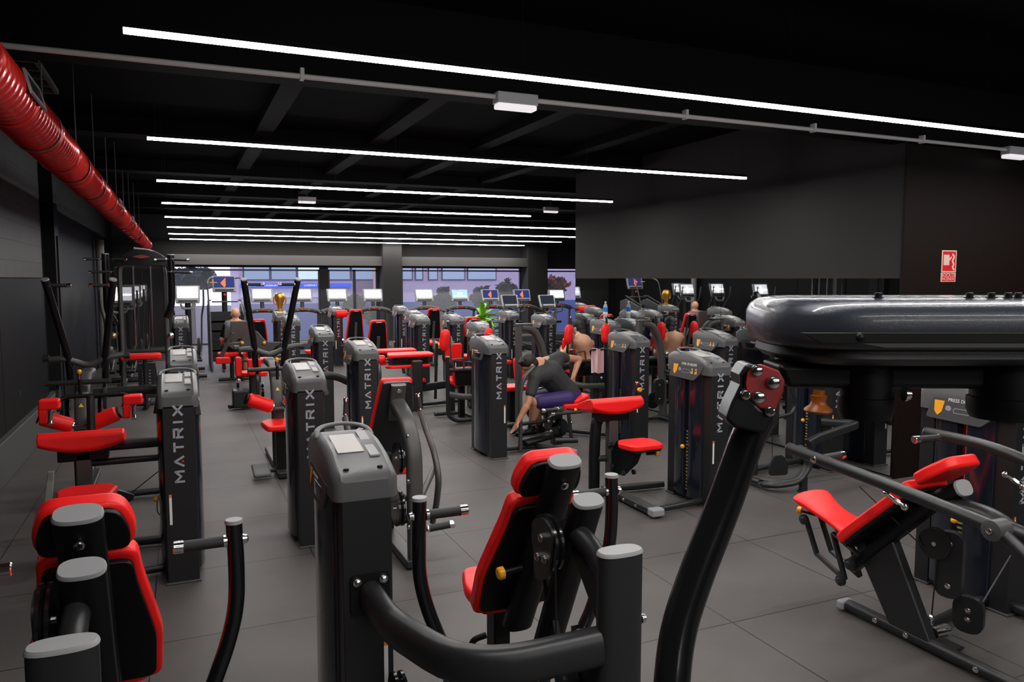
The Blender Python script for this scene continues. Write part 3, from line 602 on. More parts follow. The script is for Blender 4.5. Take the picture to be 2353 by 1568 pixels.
    frame(R, [(Xc+.08, y(.25), .93), (tx-.12, y(.22), .95), (tx+.02, y(.10), .88)], .03, .045, up=(0, 0, 1), fil=.12, name='link_pipe', n=20)
    return R
lat_machine(.90, 8.05, 1.64, 7.6, 'lat pulldown machine with tall V arms, left of centre behind the second aisle tower')
lat_machine(-.84, 7.70, -.09, 7.25, 'lat pulldown machine with tall V arms, by the left wall behind the triceps machine')

# ---- incline press between the two left aisles
def incline_press():
    R = thing('incline_press_machine', (1.4, 5.3, 0), 'press machine with black backrest edged in red, behind the nearest weight tower', 'exercise machine'); tower(R, .765, 5.65, 1)
    Xc = 1.42; T = V((Xc, 5.30, 1.27)); a = math.radians(22); v = V((0, -math.sin(a), math.cos(a))); u = V((-1, 0, 0)); n = u.cross(v); T = T + n*.0
    out = rpoly([(-.19, -.62), (.19, -.62), (.17, -.45), (.115, 0), (-.115, 0), (-.17, -.45)], .03, 5)
    p = pad('backrest', R, T, u, v, out, .05); pad('backrest_shell', p, T-n*.03, u, v, [(q[0]*.93, q[1]*.975-.008) for q in out], .034, 'frame', .005)
    frame(R, [T-n*.05-v*.30, T-n*.05-v*.012], .055, .022, up=n, fil=0, name='back_plate', m='frameg', n=24, sq=.5); bolt(R, T-n*.072-v*.05, -n, .014)
    frame(R, [T-n*.07-v*.16, (Xc+.01, 5.10, 1.02), (Xc+.03, 4.99, .82), (Xc+.03, 4.97, 0)], .055, .045, up=(0, -1, 0), fil=.16, name='main_column', m='frameg', n=24, sq=.6)
    for s in (-1, 1):
        X = Xc+.01+s*.30
        px = [(967, 948), (978, 985), (998, 1040), (1009, 1100), (1003, 1160), (994, 1200)]
        P = [atX(q[0], q[1], Xc+.31) for q in px]; P = [V((X, q.y, q.z)) for q in P]
        arm = frame(R, P, .024, fil=.08, name='press_arm', m='frameg'); tp = P[0] + (P[0]-P[1]).normalized()*.0
        grip(arm, tp, tp+V((-s*.015, .03, .15)), .017); bolt(arm, P[1]+V((0, -.02, 0)), (0, -1, 0), .012)
        frame(R, [P[2]+V((0, 0, -.12)), (Xc+.05*s+.03, 5.0, .48)], .022, fil=0, name='arm_brace', m='frameg')
    grip(R, (Xc+.08, 4.95, .26), (Xc+.30, 4.93, .28), .025, 'foot_roller')
    frame(R, [(Xc+.0, 5.1, .30), (Xc+.0, 5.35, .30), (Xc, 5.5, .45)], .03, fil=.1, name='seat_arm', m='black')
    for z in (.93, .62, .30): bolt(R, (Xc-.03, 4.93, z), (-1, -.3, 0), .013)
    pulley(R, (Xc-.06, 5.08, .75), (1, 0, 0), .11); pulley(R, (Xc-.07, 5.05, .4), (1, 0, 0), .12, .05)
    pad('seat', R, (Xc, 5.75, .5), (1, 0, 0), (0, 1, 0), rpoly([(-.18, -.2), (.18, -.2), (.13, .2), (-.13, .2)], .04), .06)
    obj('seat_post', MB().bb(Xc-.05, Xc+.05, 5.62, 5.72, .04, .49), 'black', R, bevel=.008)
    b = MB(); b.bb(Xc-.055, Xc+.055, 4.9, 5.95, .015, .07); obj('base_rail', b, 'frame', R, bevel=.01)
    frame(R, [(.95, 5.85, .70), (1.1, 5.85, .70), (1.25, 5.6, .7), (Xc, 5.15, .7)], .03, .05, up=(0, 0, 1), fil=.1, name='link_pipe'); frame(R, [(.9, 5.8, .045), (Xc, 5.8, .045)], .035, .03, up=(0, 0, 1), fil=0, name='base_tube')
    knob(R, (1.0, 5.8, .78), (1.0, 5.68, .80), .022)
    for z in (.60, .50, .40): bolt(R, (.92, 5.65, z), (0, -1, 0), .012)
incline_press()

# ---- shoulder press at the right
def shoulder_press():
    R = thing('shoulder_press_machine', (3.6, 2.9, 0), 'shoulder press machine with reclined red backrest and saddle seat, right foreground', 'exercise machine'); tower(R, 4.43, 2.80, -1, 'PRESS DE HOMBRO', red=True)
    Xc = 3.62; a = math.radians(44); v = V((0, -math.sin(a), math.cos(a))); u = V((-1, 0, 0)); n = u.cross(v); T = V((Xc, 2.56, 1.06))
    hv = (v*.78 - n*-.0 + V((0, -.45, -.0))).normalized()
    hd = rpoly([(-.15, 0), (.15, 0), (.16, .10), (.11, .23), (-.11, .23), (-.16, .10)], .045, 5)
    lo = rpoly([(-.20, -.62), (.20, -.62), (.205, -.48), (.16, -.2), (.155, -.02), (-.155, -.02), (-.16, -.2), (-.205, -.48)], .045, 5)
    Bt = T - v*.20
    p = pad('backrest', R, Bt, u, v, lo, .06); pad('backrest_shell', p, Bt-n*.02, u, v, [(q[0]*.92, q[1]*.97-.01) for q in lo], .022, 'black', .004)
    v2 = V((0, -.88, .47)).normalized(); p = pad('headrest', R, Bt+v*.005, u, (v+v2).normalized(), hd, .065)
    frame(R, [Bt-n*.07-v*.78, Bt-n*.07-v*.02, Bt-n*.06+v2*.13], .055, .04, up=n, fil=.06, name='back_post', m='black', n=24, sq=.7); ocap(R, Bt-n*.06+v2*.13, v2, n, .058, .043)
    # saddle seat
    b = MB(); rings = []
    for k in range(15):
        f = k/14; yy = 3.12+.42*f; hw = .17-.02*f-.05*math.sin(math.pi*min(1, f*1.05)); zt = .53+.0*f+.10*f*f; rings.append([V((Xc+hw*math.cos(q*math.pi/9)*(1 if 1 else 1), yy, zt+(.035*math.sin(q*math.pi/9) if q <= 9 else .045*math.sin(q*math.pi/9)))) for q in range(18)])
    b.ring(rings); obj('seat', b, 'red', R, smooth=70)
    knob(R, (Xc, 3.50, .52), (Xc-.05, 3.60, .53), .024, 'seat_lever')
    for (p0, p1) in (((3.52, .50), (3.42, .30)), ((3.42, .30), (3.20, .22)), ((3.30, .47), (3.20, .22)), ((3.30, .47), (3.1, .40))):
        for s in (-1, 1): frame(R, [(Xc+s*.06, p0[0], p0[1]), (Xc+s*.06, p1[0], p1[1])], .012, .02, up=(1, 0, 0), fil=0, name='seat_link', m='frame', n=10)
    for q in ((3.50, .50), (3.20, .22), (3.14, .34)): obj('linkage_roller', MB().lathe((Xc-.085, q[0], q[1]), (-1, 0, 0), [(0, .032), (.02, .032), (.022, .02), (.028, .012)], 16), 'frame', R)
    obj('seat_bracket', MB().prism([(Xc-.05, 3.35, .52), (Xc-.05, 3.1, .52), (Xc-.05, 3.05, .42), (Xc-.05, 3.25, .46)], (.1, 0, 0)), 'black', R)
    # slanted support and base
    obj('slanted_column', MB().prism([(Xc-.03, 3.16, .42), (Xc-.03, 2.96, .62), (Xc-.03, 2.66, .06), (Xc-.03, 2.92, .06)], (.07, 0, 0)), 'frame', R, bevel=.015, seg=3)
    frame(R, [(Xc, 3.22, .045), (Xc, 2.05, .045), (Xc+.35, 1.98, .045), (4.5, 2.45, .045), (4.5, 2.80, .045)], .035, .035, fil=.3, name='base_loop', n=16)
    frame(R, [(Xc, 2.80, .045), (4.43, 2.95, .045)], .03, fil=0, name='base_tube')
    foot(R, (Xc, 3.25, .04), (.10, .05, .06))
    for y_ in (3.0, 2.8, 2.4): bolt(R, (Xc-.035, y_, .05), (-1, 0, 0), .012)
    frame(R, [Bt-n*.09-v*.02, (Xc, 2.36, .84), (Xc, 2.16, .72), (Xc, 2.02, .50), (Xc, 1.98, .04)], .04, .055, up=(1, 0, 0), fil=.18, name='rear_arch', n=20)
    # arms
    for s in (-1, 1):
        X = Xc+s*.45
        if s < 0: P = [(X, 3.27, 1.03), (X, 2.6, .985), (X, 2.06, .93)]
        else: P = [(X, 3.10, 1.08), (X, 2.7, 1.08), (X, 2.35, 1.0), (X, 2.1, .78)]
        arm = frame(R, P, .032, fil=.25, name='press_arm'); ocap(arm, P[0], V(P[0])-V(P[1]), (0, 0, 1), .033, .033, m='frameg', sq=1., th=.006)
        y_, z_ = (3.06, 1.015) if s < 0 else (3.0, 1.07)
        grip(arm, (X, y_, z_), (X-s*.21, y_+.02, z_+.0), .021); bolt(arm, (X+s*.03, y_, z_), (s, 0, 0), .016)
        obj('pivot_hub', MB().lathe((X-.05, 2.06, .93), (1, 0, 0), [(0, .03), (.005, .045), (.09, .045), (.1, .03)], 22).bolt((X-.052, 2.06, .93), (-1, 0, 0), .012, .01, 1), ['frameg', 'chrome'], arm)
        rod_end(arm, (X+.0, 2.62, .94), (X+.06, 2.56, .88))
        frame(R, [(X, 2.06, .93), (X, 1.85, .8), (X*.5+Xc*.5, 1.75, .55), (Xc, 1.9, .3)], .03, fil=.15, name='rear_link')
    frame(R, [(Xc-.4, 2.06, .93), (Xc-.35, 1.95, .9), (Xc+.35, 1.95, .9), (Xc+.4, 2.06, .9)], .035, fil=.1, name='pivot_shaft')
    housing(R, (Xc+.10, 2.66, .48), (-.9, -.3, 0), (0, 0, 1), .13, .36, .05); pulley(R, (Xc+.06, 2.72, .58), (1, .2, 0), .085); 
    housing(R, (Xc+.21, 2.62, .20), (-.9, -.3, 0), (0, 0, 1), .15, .2, .04)
    frame(R, [(Xc+.05, 2.70, .50), (Xc+.05, 2.72, .10)], .004, fil=0, name='cable', m='cable', n=8); rod_end(R, (Xc+.05, 2.72, .17), (Xc+.05, 2.72, .08), 'cable_end')
    b = MB(); b.lathe((Xc+.05, 2.70, .09), (1, 0, 0), [(0, .03), (.1, .035)], 14); b.bb(Xc+.08, Xc+.19, 2.62, 2.74, .01, .02, 1); obj('cable_bracket', b, ['chrome', 'frame'], R)
    frame(R, [(Xc+.22, 2.62, .14), (4.36, 2.75, .40)], .004, fil=0, name='cable', m='frameg', n=8); frame(R, [(Xc+.05, 2.75, .52), (Xc-.2, 3.0, .85)], .004, fil=0, name='cable', m='cable', n=8)
    return R
shoulder_press()

# ---- overhead pivot of the machine nearest the camera
def overhead():
    Rt = V((ct, -st, 0)); Fh = V((st, ct, 0)); o0 = V((0, 0, 0))
    def q(px, py, d): return EYE + ray(px, py)*d
    R = thing('pulldown_machine', tuple(Rt*1.35+Fh*1.45), 'black machine in the near right foreground, big rounded overhead housing with hanging tube arm', 'exercise machine')
    def pl(a, f, z): return Rt*a + Fh*f + V((0, 0, z))
    def outline(ins, z):
        a0, a1, f0, f1 = .455+ins, 1.75-ins, 1.23+ins, 1.60-ins; pts = rpoly([(a0, f0), (a1, f0), (a1, f1), (a0, f1)], .30-ins, 12); return [pl(a, f, z) for a, f in pts]
    b = MB(); b.ring([outline(i, z) for i, z in ((.028, 1.878), (.012, 1.882), (.004, 1.89), (.0, 1.905), (0, 1.938), (.006, 1.952), (.02, 1.962), (.045, 1.966))])
    h = obj('housing_cover', b, mat('dark_satin_cover', (.045, .050, .066), .24, .2, coat=.5, bump=.3, bscale=700), R, smooth=60)
    b = MB(); b.ring([outline(i, z) for i, z in ((.06, 1.850), (.03, 1.855), (.018, 1.866), (.02, 1.879))]); obj('housing_tray', b, 'frame', R, smooth=50)
    for px in (1766, 1998, 2203, 2252, 2290, 2312):
        d = 1.33; a = (px-CX)/F_PX*d*1.0; obj('cover_screw', MB().lathe(pl(a, 1.30 if px != 1766 else 1.4, 1.964), (0, 0, 1), [(0, .009), (.004, .009), (.004, .006), (.011, .006), (.012, .004)], 12), 'black' if px > 1800 else 'chrome', h)
    b = MB(); c = pl((1972-CX)/F_PX*1.225, 1.219, 1.905); obj('side_screw', MB().ball(c, .009, 0, 7), 'black', h)
    b = MB(); b.prism([pl(.56, 1.213, 1.896), pl(.60, 1.213, 1.889), pl(1.6, 1.213, 1.889), pl(1.6, 1.213, 1.896)], Fh*.02); obj('cover_slot', b, 'frameg', h, label='pale metal edge strip')
    b = MB(); b.prism([pl(.47, 1.214, 1.912), pl(.50, 1.214, 1.897), pl(1.6, 1.214, 1.897), pl(1.6, 1.214, 1.912)], Fh*.02); obj('cover_groove', b, 'hole', h)
    for px, r, d in ((2003, .047, 1.34), (2330, .062, 1.34)):
        a = (px-CX)/F_PX*d; obj('pivot_hub', MB().lathe(pl(a, 1.35, 1.85), (0, 0, -1), [(0, r*.93), (.06, r*.93), (.062, r), (.085, r), (.1, r*.9)], 28), 'black', R)
        bolt(R, pl(a+r*.9, 1.30, 1.80), Rt, .01, .012)
    b = MB(); b.prism([pl(.47, 1.33, 1.848), pl(1.75, 1.33, 1.848), pl(1.75, 1.33, 1.80), pl(.49, 1.33, 1.805)], Fh*.1); obj('overhead_beam', b, 'black', R, bevel=.01)
    # bracket with red plate
    d = 1.25
    pp = [(1716, 855), (1728, 842), (1752, 838), (1790, 852), (1804, 876), (1802, 900), (1783, 945), (1748, 940), (1728, 925), (1716, 905), (1712, 880)]
    b = MB(); b.prism([q(x, y, d) for x, y in pp], Fh*.012); rp = obj('red_plate', b, mat('red_painted_plate', (.30, .012, .012), .4), R, bevel=.003)
    for (x, y, r) in ((1776, 879, .009), (1742, 913, .009), (1738, 852, .008), (1712, 907, .007), (1768, 945, .007)): bolt(rp, q(x, y, d-.003), -Fh, r, .01)
    pp2 = [(1740, 838), (1716, 836), (1700, 862), (1702, 885), (1680, 930), (1668, 965), (1690, 985), (1760, 1000), (1778, 965), (1784, 945), (1748, 940), (1716, 905), (1714, 868)]
    b = MB(); b.prism([q(x, y, d+.0) for x, y in pp2], Fh*.06); obj('bracket_casting', b, mat('casting', (.02, .02, .022), .3, .5), R, bevel=.006, seg=2, smooth=30)
    b = MB(); b.prism([q(x, y, d+.03) for x, y in ((1690, 925), (1672, 965), (1700, 988), (1758, 1000), (1782, 960), (1730, 915))], Fh*.05); obj('clevis_body', b, 'black', R, bevel=.014, seg=3)
    P = [q(1742, 960, 1.30), q(1716, 1010, 1.30), q(1660, 1170, 1.29), q(1600, 1320, 1.27), q(1556, 1450, 1.25), q(1540, 1600, 1.22), q(1550, 1750, 1.2)]
    arm = frame(R, P, .0295, fil=.12, name='pull_arm', m='gloss', n=24); 
    grip(arm, P[-1], P[-1]+Rt*-.2, .02)
    a = (1888-CX)/F_PX*1.31
    b = MB().lathe(pl(a, 1.31, 1.806), (0, 0, -1), [(0, .010), (.008, .010), (.010, .014), (.020, .012), (.027, .015), (.033, .023), (.036, .024), (.040, .020), (.041, .005)], 24); obj('adjustment_knob', b, mat('orange_knob', (.36, .09, .006), .4), R, label='orange mushroom knob')
    frame(R, [pl(1.55, 1.45, 0), pl(1.55, 1.45, 1.85)], .07, .05, up=tuple(Fh), fil=0, name='support_column', sq=.6); obj('base_foot', MB().bb(-.01, .01, -.01, .01, 0, .01), 'frame', R) if 0 else None
    b = MB(); b.prism([pl(1.45, 1.1, 0), pl(1.65, 1.1, 0), pl(1.65, 1.9, 0), pl(1.45, 1.9, 0)], (0, 0, .06)); obj('base_rail', b, 'frame', R, bevel=.012)
overhead()
# ---- the machine the crouching man sits on, beside the centre tower
def seated_station():
    R = thing('leg_machine', (4.0, 7.9, 0), 'leg machine the man in the dark shirt sits on, centre, tower with plain navy side', 'exercise machine', 'machines with weight towers'); tower(R, 3.10, 7.63, 1)
    so = rpoly([(-.02, -.14), (.30, -.14), (.34, -.05), (.34, .08), (.28, .16), (-.02, .16)], .04, 5)
    Y0 = 7.95; pad('seat', R, (4.12, Y0+.0, .45), (1, 0, 0), (0, 1, 0), so, .07); pad('side_pad', R, (4.36, Y0-.02, .54), (1, 0, .35), (0, 1, 0), rrect(.22, .2, .03), .05)
    b = MB(); b.bb(3.98, 4.12, Y0-.12, Y0+.1, .44, .50); obj('seat_step', b, 'frameg', R, bevel=.01)
    b = MB(); b.bb(4.0, 4.12, Y0-.06, Y0+.04, .03, .45); obj('seat_post', b, 'frame', R, bevel=.01)
    frame(R, [(3.32, Y0-.05, .045), (3.75, Y0-.05, .045), (3.99, 7.50, .045)], .04, .03, up=(0, 0, 1), fil=.05, name='base_rail', sq=.7); foot(R, (4.0, 7.47, .04), (.14, .10, .06))
    frame(R, [(3.55, Y0-.1, .02), (3.55, Y0-.1, .72), (3.60, Y0-.1, .88), (3.75, Y0-.05, .98)], .024, fil=.15, name='curved_tube', m='frameg'); frame(R, [(3.33, Y0, .30), (3.95, Y0, .32)], .025, fil=0, name='cross_tube')
    frame(R, [(3.6, Y0-.1, .10), (3.95, Y0-.05, .14)], .07, .03, up=(0, 0, 1), fil=0, name='lever_cover', m='black', sq=.7)
    grip(R, (4.35, Y0-.22, .44), (3.88, Y0-.24, .44), .02); frame(R, [(4.1, Y0-.24, .43), (4.13, Y0-.26, .14)], .022, fil=0, name='drop_tube'); frame(R, [(3.95, Y0-.2, .12), (4.2, Y0-.28, .12)], .035, fil=0, name='foot_roller')
    frame(R, [(4.35, Y0-.22, .44), (4.5, Y0-.1, .42), (4.3, Y0, .4)], .02, fil=.05, name='side_tube'); knob(R, (4.1, Y0-.1, .47), (4.22, Y0-.22, .46), .02, 'seat_lever')
    pulley(R, (4.05, Y0-.1, .25), (0, 1, 0), .11, .04); pulley(R, (3.97, Y0-.1, .33), (0, 1, 0), .07, .04)
    for (x, z) in ((3.90, .34), (3.93, .22), (4.2, .3)): bolt(R, (x, Y0-.13, z), (0, -1, 0), .014, .02)
seated_station()

def lateral_raise(Xc, Yc, tx, ty, s, label, rail=None):
    R = thing('lateral_raise_machine', (Xc, Yc, 0), label, 'exercise machine', 'lateral raise machines'); tower(R, tx, ty, -1); y = lambda q: Yc+q
    frame(R, [(Xc-.30, y(0), .93), (Xc-.30, y(0), .12), (Xc-.18, y(0), .04), (Xc+.35, y(.05), .04)], .028, fil=.12, name='loop_tube'); ocap(R, (Xc-.30, y(0), .93), (0, 0, 1), (0, 1, 0), .03, .03, sq=1)
    frame(R, [(Xc-.29, y(0), .42), (Xc-.1, y(-.08), .38), (Xc+.22, y(-.08), .37)], .022, .042, up=(0, 0, 1), fil=.1, name='curved_rail', m='frameg', n=20)
    frame(R, [(Xc+.16, y(.05), .03), (Xc+.16, y(.05), .62)], .05, .035, up=(0, 1, 0), fil=0, name='column', sq=.6); frame(R, [(Xc-.3, y(.6), .045), (Xc+.1, y(.6), .045), (Xc+.16, y(0), .045)], .035, .03, up=(0, 0, 1), fil=.05, name='base_tube')
    a = math.radians(-8); v = V((0, math.sin(a), math.cos(a))); u = V((-1, 0, 0))
    o = rpoly([(-.17, 0), (.17, 0), (.19, .14), (.17, .27), (-.17, .27), (-.19, .14)], .04, 4)
    p = pad('hip_pad', R, (Xc, y(.12), .50), u, v, o, .05); pad('hip_pad_shell', p, V((Xc, y(.12), .515))+V((0, -.02, 0)), u, v, [(q[0]*.88, q[1]*.88) for q in o], .024, 'black', .003)
    pad('seat', R, (Xc, y(.32), .52), (1, 0, 0), (0, 1, .1), rpoly([(-.17, -.12), (.17, -.12), (.14, .22), (-.14, .22)], .05), .06); obj('seat_post', MB().bb(Xc-.04, Xc+.04, y(.25), y(.33), .03, .52), 'black', R)
    pad('chest_pad', R, (Xc, y(.62), .78), (-1, 0, 0), (0, -.15, 1), rpoly([(-.13, 0), (.13, 0), (.13, .28), (-.13, .28)], .04), .05)
    frame(R, [(Xc, y(.70), .04), (Xc, y(.68), 1.08)], .045, .03, up=(0, 1, 0), fil=0, name='rear_column', sq=.6)
    frame(R, [(Xc-.28, y(.05), .74), (Xc+.25, y(.05), .74)], .02, .028, up=(0, 0, 1), fil=0, name='cross_tube')
    g = frame(R, [(Xc-.22, y(-.05), .76), (Xc-.25, y(-.06), .90), (Xc-.10, y(-.06), .91), (Xc-.08, y(-.05), .76)], .012, fil=.02, name='hand_loop', m='frameg')
    for q in (-1, 1):
        x = Xc+q*.32; t = V((-.10*q if q < 0 else .06, 0, 1)).normalized(); c = V((x, y(.05), 1.16)); uu = V((t.z, 0, -t.x))
        arm = frame(R, [c-t*.10, c-t*.26, (x*.6+Xc*.4, y(.3), .80), (Xc, y(.62), .80)], .018, fil=.05, name='raise_arm')
        b = MB(); rings = []
        for k in range(11):
            f = -1+2*k/10; w = .072*math.sqrt(max(.12, 1-abs(f)**4)); rings.append([c+t*f*.15+uu*math.cos(j*math.pi/8)*w+V((0, math.sin(j*math.pi/8)*w*.62, 0)) for j in range(16)])
        b.ring(rings); obj('arm_pad', b, 'red', arm, smooth=70)
        h0 = c+V((.10 if q < 0 else .085, .08, -.10)); h1 = h0+V((-.03, 0, .36)); frame(arm, [h0+V((.02, 0, -.25)), h0+V((0, 0, .1))], .013, fil=0, name='handle_stem', m='frameg'); grip(arm, h0+V((0, 0, .08)), h1, .018)
        obj('arm_plate', plate3(MB(), c+V((.10, .10, -.02)), (1, 0, .3), (-.3, 0, 1), rrect(.09, .14, .03), .015), 'cap', arm, bevel=.004)
    if rail: frame(R, [(Xc+.16, Yc+.05, .5), (rail[0], rail[1], rail[2]-.015), (rail[0]+.3, rail[1], rail[2]-.015)], .016, fil=.05, name='side_rail')
    for q in ((.2, .52), (.2, .38), (.05, .7)): bolt(R, (Xc+.22, y(.0), q[1]+.1), (0, -1, 0), .018, .02)
    return R
lateral_raise(3.62, 9.75, 4.05, 10.35, 1, 'lateral raise machine with two upright red arm pads, nobody on it, behind the centre tower')
lateral_raise(5.66, 10.0, 6.18, 10.25, 1, 'lateral raise machine by the mirror with a shirtless person sitting on it', rail=tuple(atY(1356, 802, 9.625)))

def arch_machine(Xa, Ya, tx, ty, label):
    R = thing('row_machine', (Xa, Ya, 0), label, 'exercise machine', 'machines with arched uprights'); tower(R, tx, ty, -1)
    b = MB(); b.bb(Xa-.03, Xa+.03, Ya-.05, Ya+.05, .02, 1.42); b.bb(Xa-.035, Xa+.18, Ya-.055, Ya+.055, 1.405, 1.43, 0); obj('upright', b, 'frameg', R, bevel=.008)
    frame(R, [(Xa+.03, Ya, 1.38), (Xa+.20, Ya, 1.36), (Xa+.33, Ya, 1.14), (Xa+.38, Ya, .82), (Xa+.42, Ya, .03)], .045, .06, up=(0, 1, 0), fil=.16, name='arch_tube', m='frameg', n=20, sq=.7)
    frame(R, [(Xa-.1, Ya, .045), (Xa+.7, Ya, .045)], .045, .03, up=(0, 0, 1), fil=0, name='base_rail', sq=.7); frame(R, [(Xa+.1, Ya, .045), (Xa+.1, Ya+.9, .045)], .045, .03, up=(0, 0, 1), fil=0, name='base_rail', sq=.7)
    frame(R, [(Xa+.38, Ya-.02, .72), (Xa+.48, Ya-.2, .66), (Xa+.40, Ya-.42, .60)], .026, fil=.08, name='row_arm'); grip(R, (Xa+.40, Ya-.42, .60), (Xa+.26, Ya-.52, .62), .018)
    housing(R, (Xa+.30, Ya-.05, .42), (0, 1, 0), (0, 0, 1), .16, .36, .06); pulley(R, (Xa+.2, Ya-.06, .3), (0, 1, 0), .11)
    pad('seat', R, (Xa+.15, Ya+.55, .5), (1, 0, 0), (0, 1, 0), rrect(.36, .34, .06), .06); obj('seat_post', MB().bb(Xa+.1, Xa+.18, Ya+.5, Ya+.6, .03, .5), 'black', R)
    pad('chest_pad', R, (Xa+.15, Ya+.22, .82), (1, 0, 0), (0, .2, 1), rrect(.26, .3, .05), .05); frame(R, [(Xa+.03, Ya+.03, .9), (Xa+.15, Ya+.2, .85)], .025, fil=0, name='pad_arm')
    frame(R, [(tx+.1, ty+.3, .05), (Xa+.38, Ya+.05, .05)], .04, .03, up=(0, 0, 1), fil=0, name='link_pipe')
    for z in (.95, .7, .55): bolt(R, (Xa+.43, Ya-.05, z), (0, -1, .2), .02, .022)
    return R
arch_machine(3.93, 8.75, 4.94, 7.6, 'row machine with grey arched upright standing between the centre tower and the lateral raise')
arch_machine(5.80, 8.85, 6.05, 12.05 if 0 else 7.35, 'row machine with grey arched upright close to the mirror, behind the arm curl machine')
def lone_tower_machine(x, y, s, label, seatdx):
    R = thing('cable_machine', (x+seatdx*.5, y+.3, 0), label, 'exercise machine', 'machines with weight towers'); tower(R, x, y, s)
    xs = x+seatdx; ys_ = y+.35
    frame(R, [(x+TW/2, ys_, .045), (xs, ys_, .045), (xs, ys_-.3, .045)], .04, .03, up=(0, 0, 1), fil=.1, name='base_rail', sq=.7)
    pad('seat', R, (xs, ys_, .48), (1, 0, 0), (0, 1, 0), rrect(.36, .34, .06), .06); obj('seat_post', MB().bb(xs-.04, xs+.04, ys_-.05, ys_+.05, .03, .48), 'black', R)
    return R, xs, ys_
def back_machine(px, ytop, d_hint, tx, ty, s, label, roll=None):
    """seat seen from behind: black shell, red rim"""
    Y = None; P = EYE+ray(px, ytop)*d_hint; Xc, Yc, zt = P.x, P.y, P.z
    R = thing('seated_machine', (Xc, Yc+.2, 0), label, 'exercise machine', 'seated machines seen from behind')
    if tx is not None: tower(R, tx, ty, s)
    a = math.radians(14); v = V((0, -math.sin(a), math.cos(a))); u = V((-1, 0, 0)); n = u.cross(v); T = V((Xc, Yc, zt))
    o = rpoly([(-.21, -.72), (.21, -.72), (.19, -.5), (.135, 0), (-.135, 0), (-.19, -.5)], .05, 5)
    p = pad('backrest', R, T, u, v, o, .06); pad('backrest_shell', p, T-n*.025, u, v, [(q[0]*.86, -.03+q[1]*.93) for q in o], .03, 'black', .003)
    frame(R, [T-n*.05-v*.28, T-n*.06-v*.72, (Xc, Yc-.05, .40), (Xc, Yc+.0, .03)], .03, .025, up=n, fil=.1, name='back_post', m='frameg'); ocap(R, T-n*.035-v*.03, v, n, .05, .012)
    pad('seat', R, (Xc, Yc+.38, .47), (1, 0, 0), (0, 1, .08), rpoly([(-.2, -.2), (.2, -.2), (.17, .22), (-.17, .22)], .07), .07)
    obj('seat_post', MB().bb(Xc-.05, Xc+.05, Yc+.3, Yc+.42, .03, .47), 'frame', R); frame(R, [(Xc, Yc-.1, .045), (Xc, Yc+.8, .045)], .045, .03, up=(0, 0, 1), fil=0, name='base_rail', sq=.7)
    for q in (-1, 1): grip(R, (Xc+q*.27, Yc+.3, .55), (Xc+q*.27, Yc+.12, .66), .017, 'side_handle')
    frame(R, [(Xc-.3, Yc+.3, .5), (Xc+.3, Yc+.3, .5)], .018, fil=0, name='handle_bar')
    frame(R, [(Xc+.2, Yc+.15, .45), (Xc+.42, Yc+.1, .62), (Xc+.5, Yc+.2, .3)], .03, .04, up=(0, 1, 0), fil=.1, name='lever_arc', m='frameg')
    if roll: obj('roller_pad', MB().lathe((Xc-.30, Yc+.75, roll), (1, 0, 0), [(0, .06), (.02, .08), (.24, .08), (.26, .06)], 18), 'red', R); frame(R, [(Xc-.04, Yc+.75, roll), (Xc+.2, Yc+.72, roll), (Xc+.3, Yc+.5, .5)], .02, fil=.05, name='roller_arm')
    return R
back_machine(870, 737, 13.2, 1.645, 10.05, -1, 'seated machine with red-rimmed black backrest, directly left of the far grey column')
back_machine(818, 712, 16.6, 3.2, 17.3, -1, 'seated machine with red roll beside its red-rimmed black backrest', roll=1.2)
back_machine(998, 710, 17.2, 4.28, 14.65, -1, 'seated machine with red-rimmed black backrest, right of the far grey column', roll=None)
back_machine(1088, 730, 14.2, 4.48, 12.8, -1, 'seated machine with red-rimmed black backrest in front of the green plant')
back_machine(592, 735, 13.6, None, None, 1, 'seated machine with arched red-rimmed backrest, beside the bald man')
for (x, y, s, lab, dx) in ((6.0, 13.75, -1, 'weight tower machine in front of the dark bikes, right of the green plant', -.8), (5.98, 12.1, -1, 'weight tower machine right of the tall grey arch, before the mirror corner', -.75),
                           (-.085, 13.8, -1, 'weight tower machine at the far end of the left aisle, beside the cable station', -.6 if 0 else -.0), (1.745, 15.4, -1, 'weight tower machine with the golden trophy standing on its top', .75), (4.7, 17.2, -1, 'weight tower machine left of the far grey column base, highest in its row', -.8)):
    if dx == 0:
        R = thing('cable_machine', (x, y+.3, 0), lab, 'exercise machine', 'machines with weight towers'); tower(R, x, y, s)
        frame(R, [(x-.03, y+.2, .045), (x-.3, y+.2, .045), (x-.35, y+.2, .6)], .03, fil=.1, name='base_tube')
    else: lone_tower_machine(x, y, s, lab, dx)

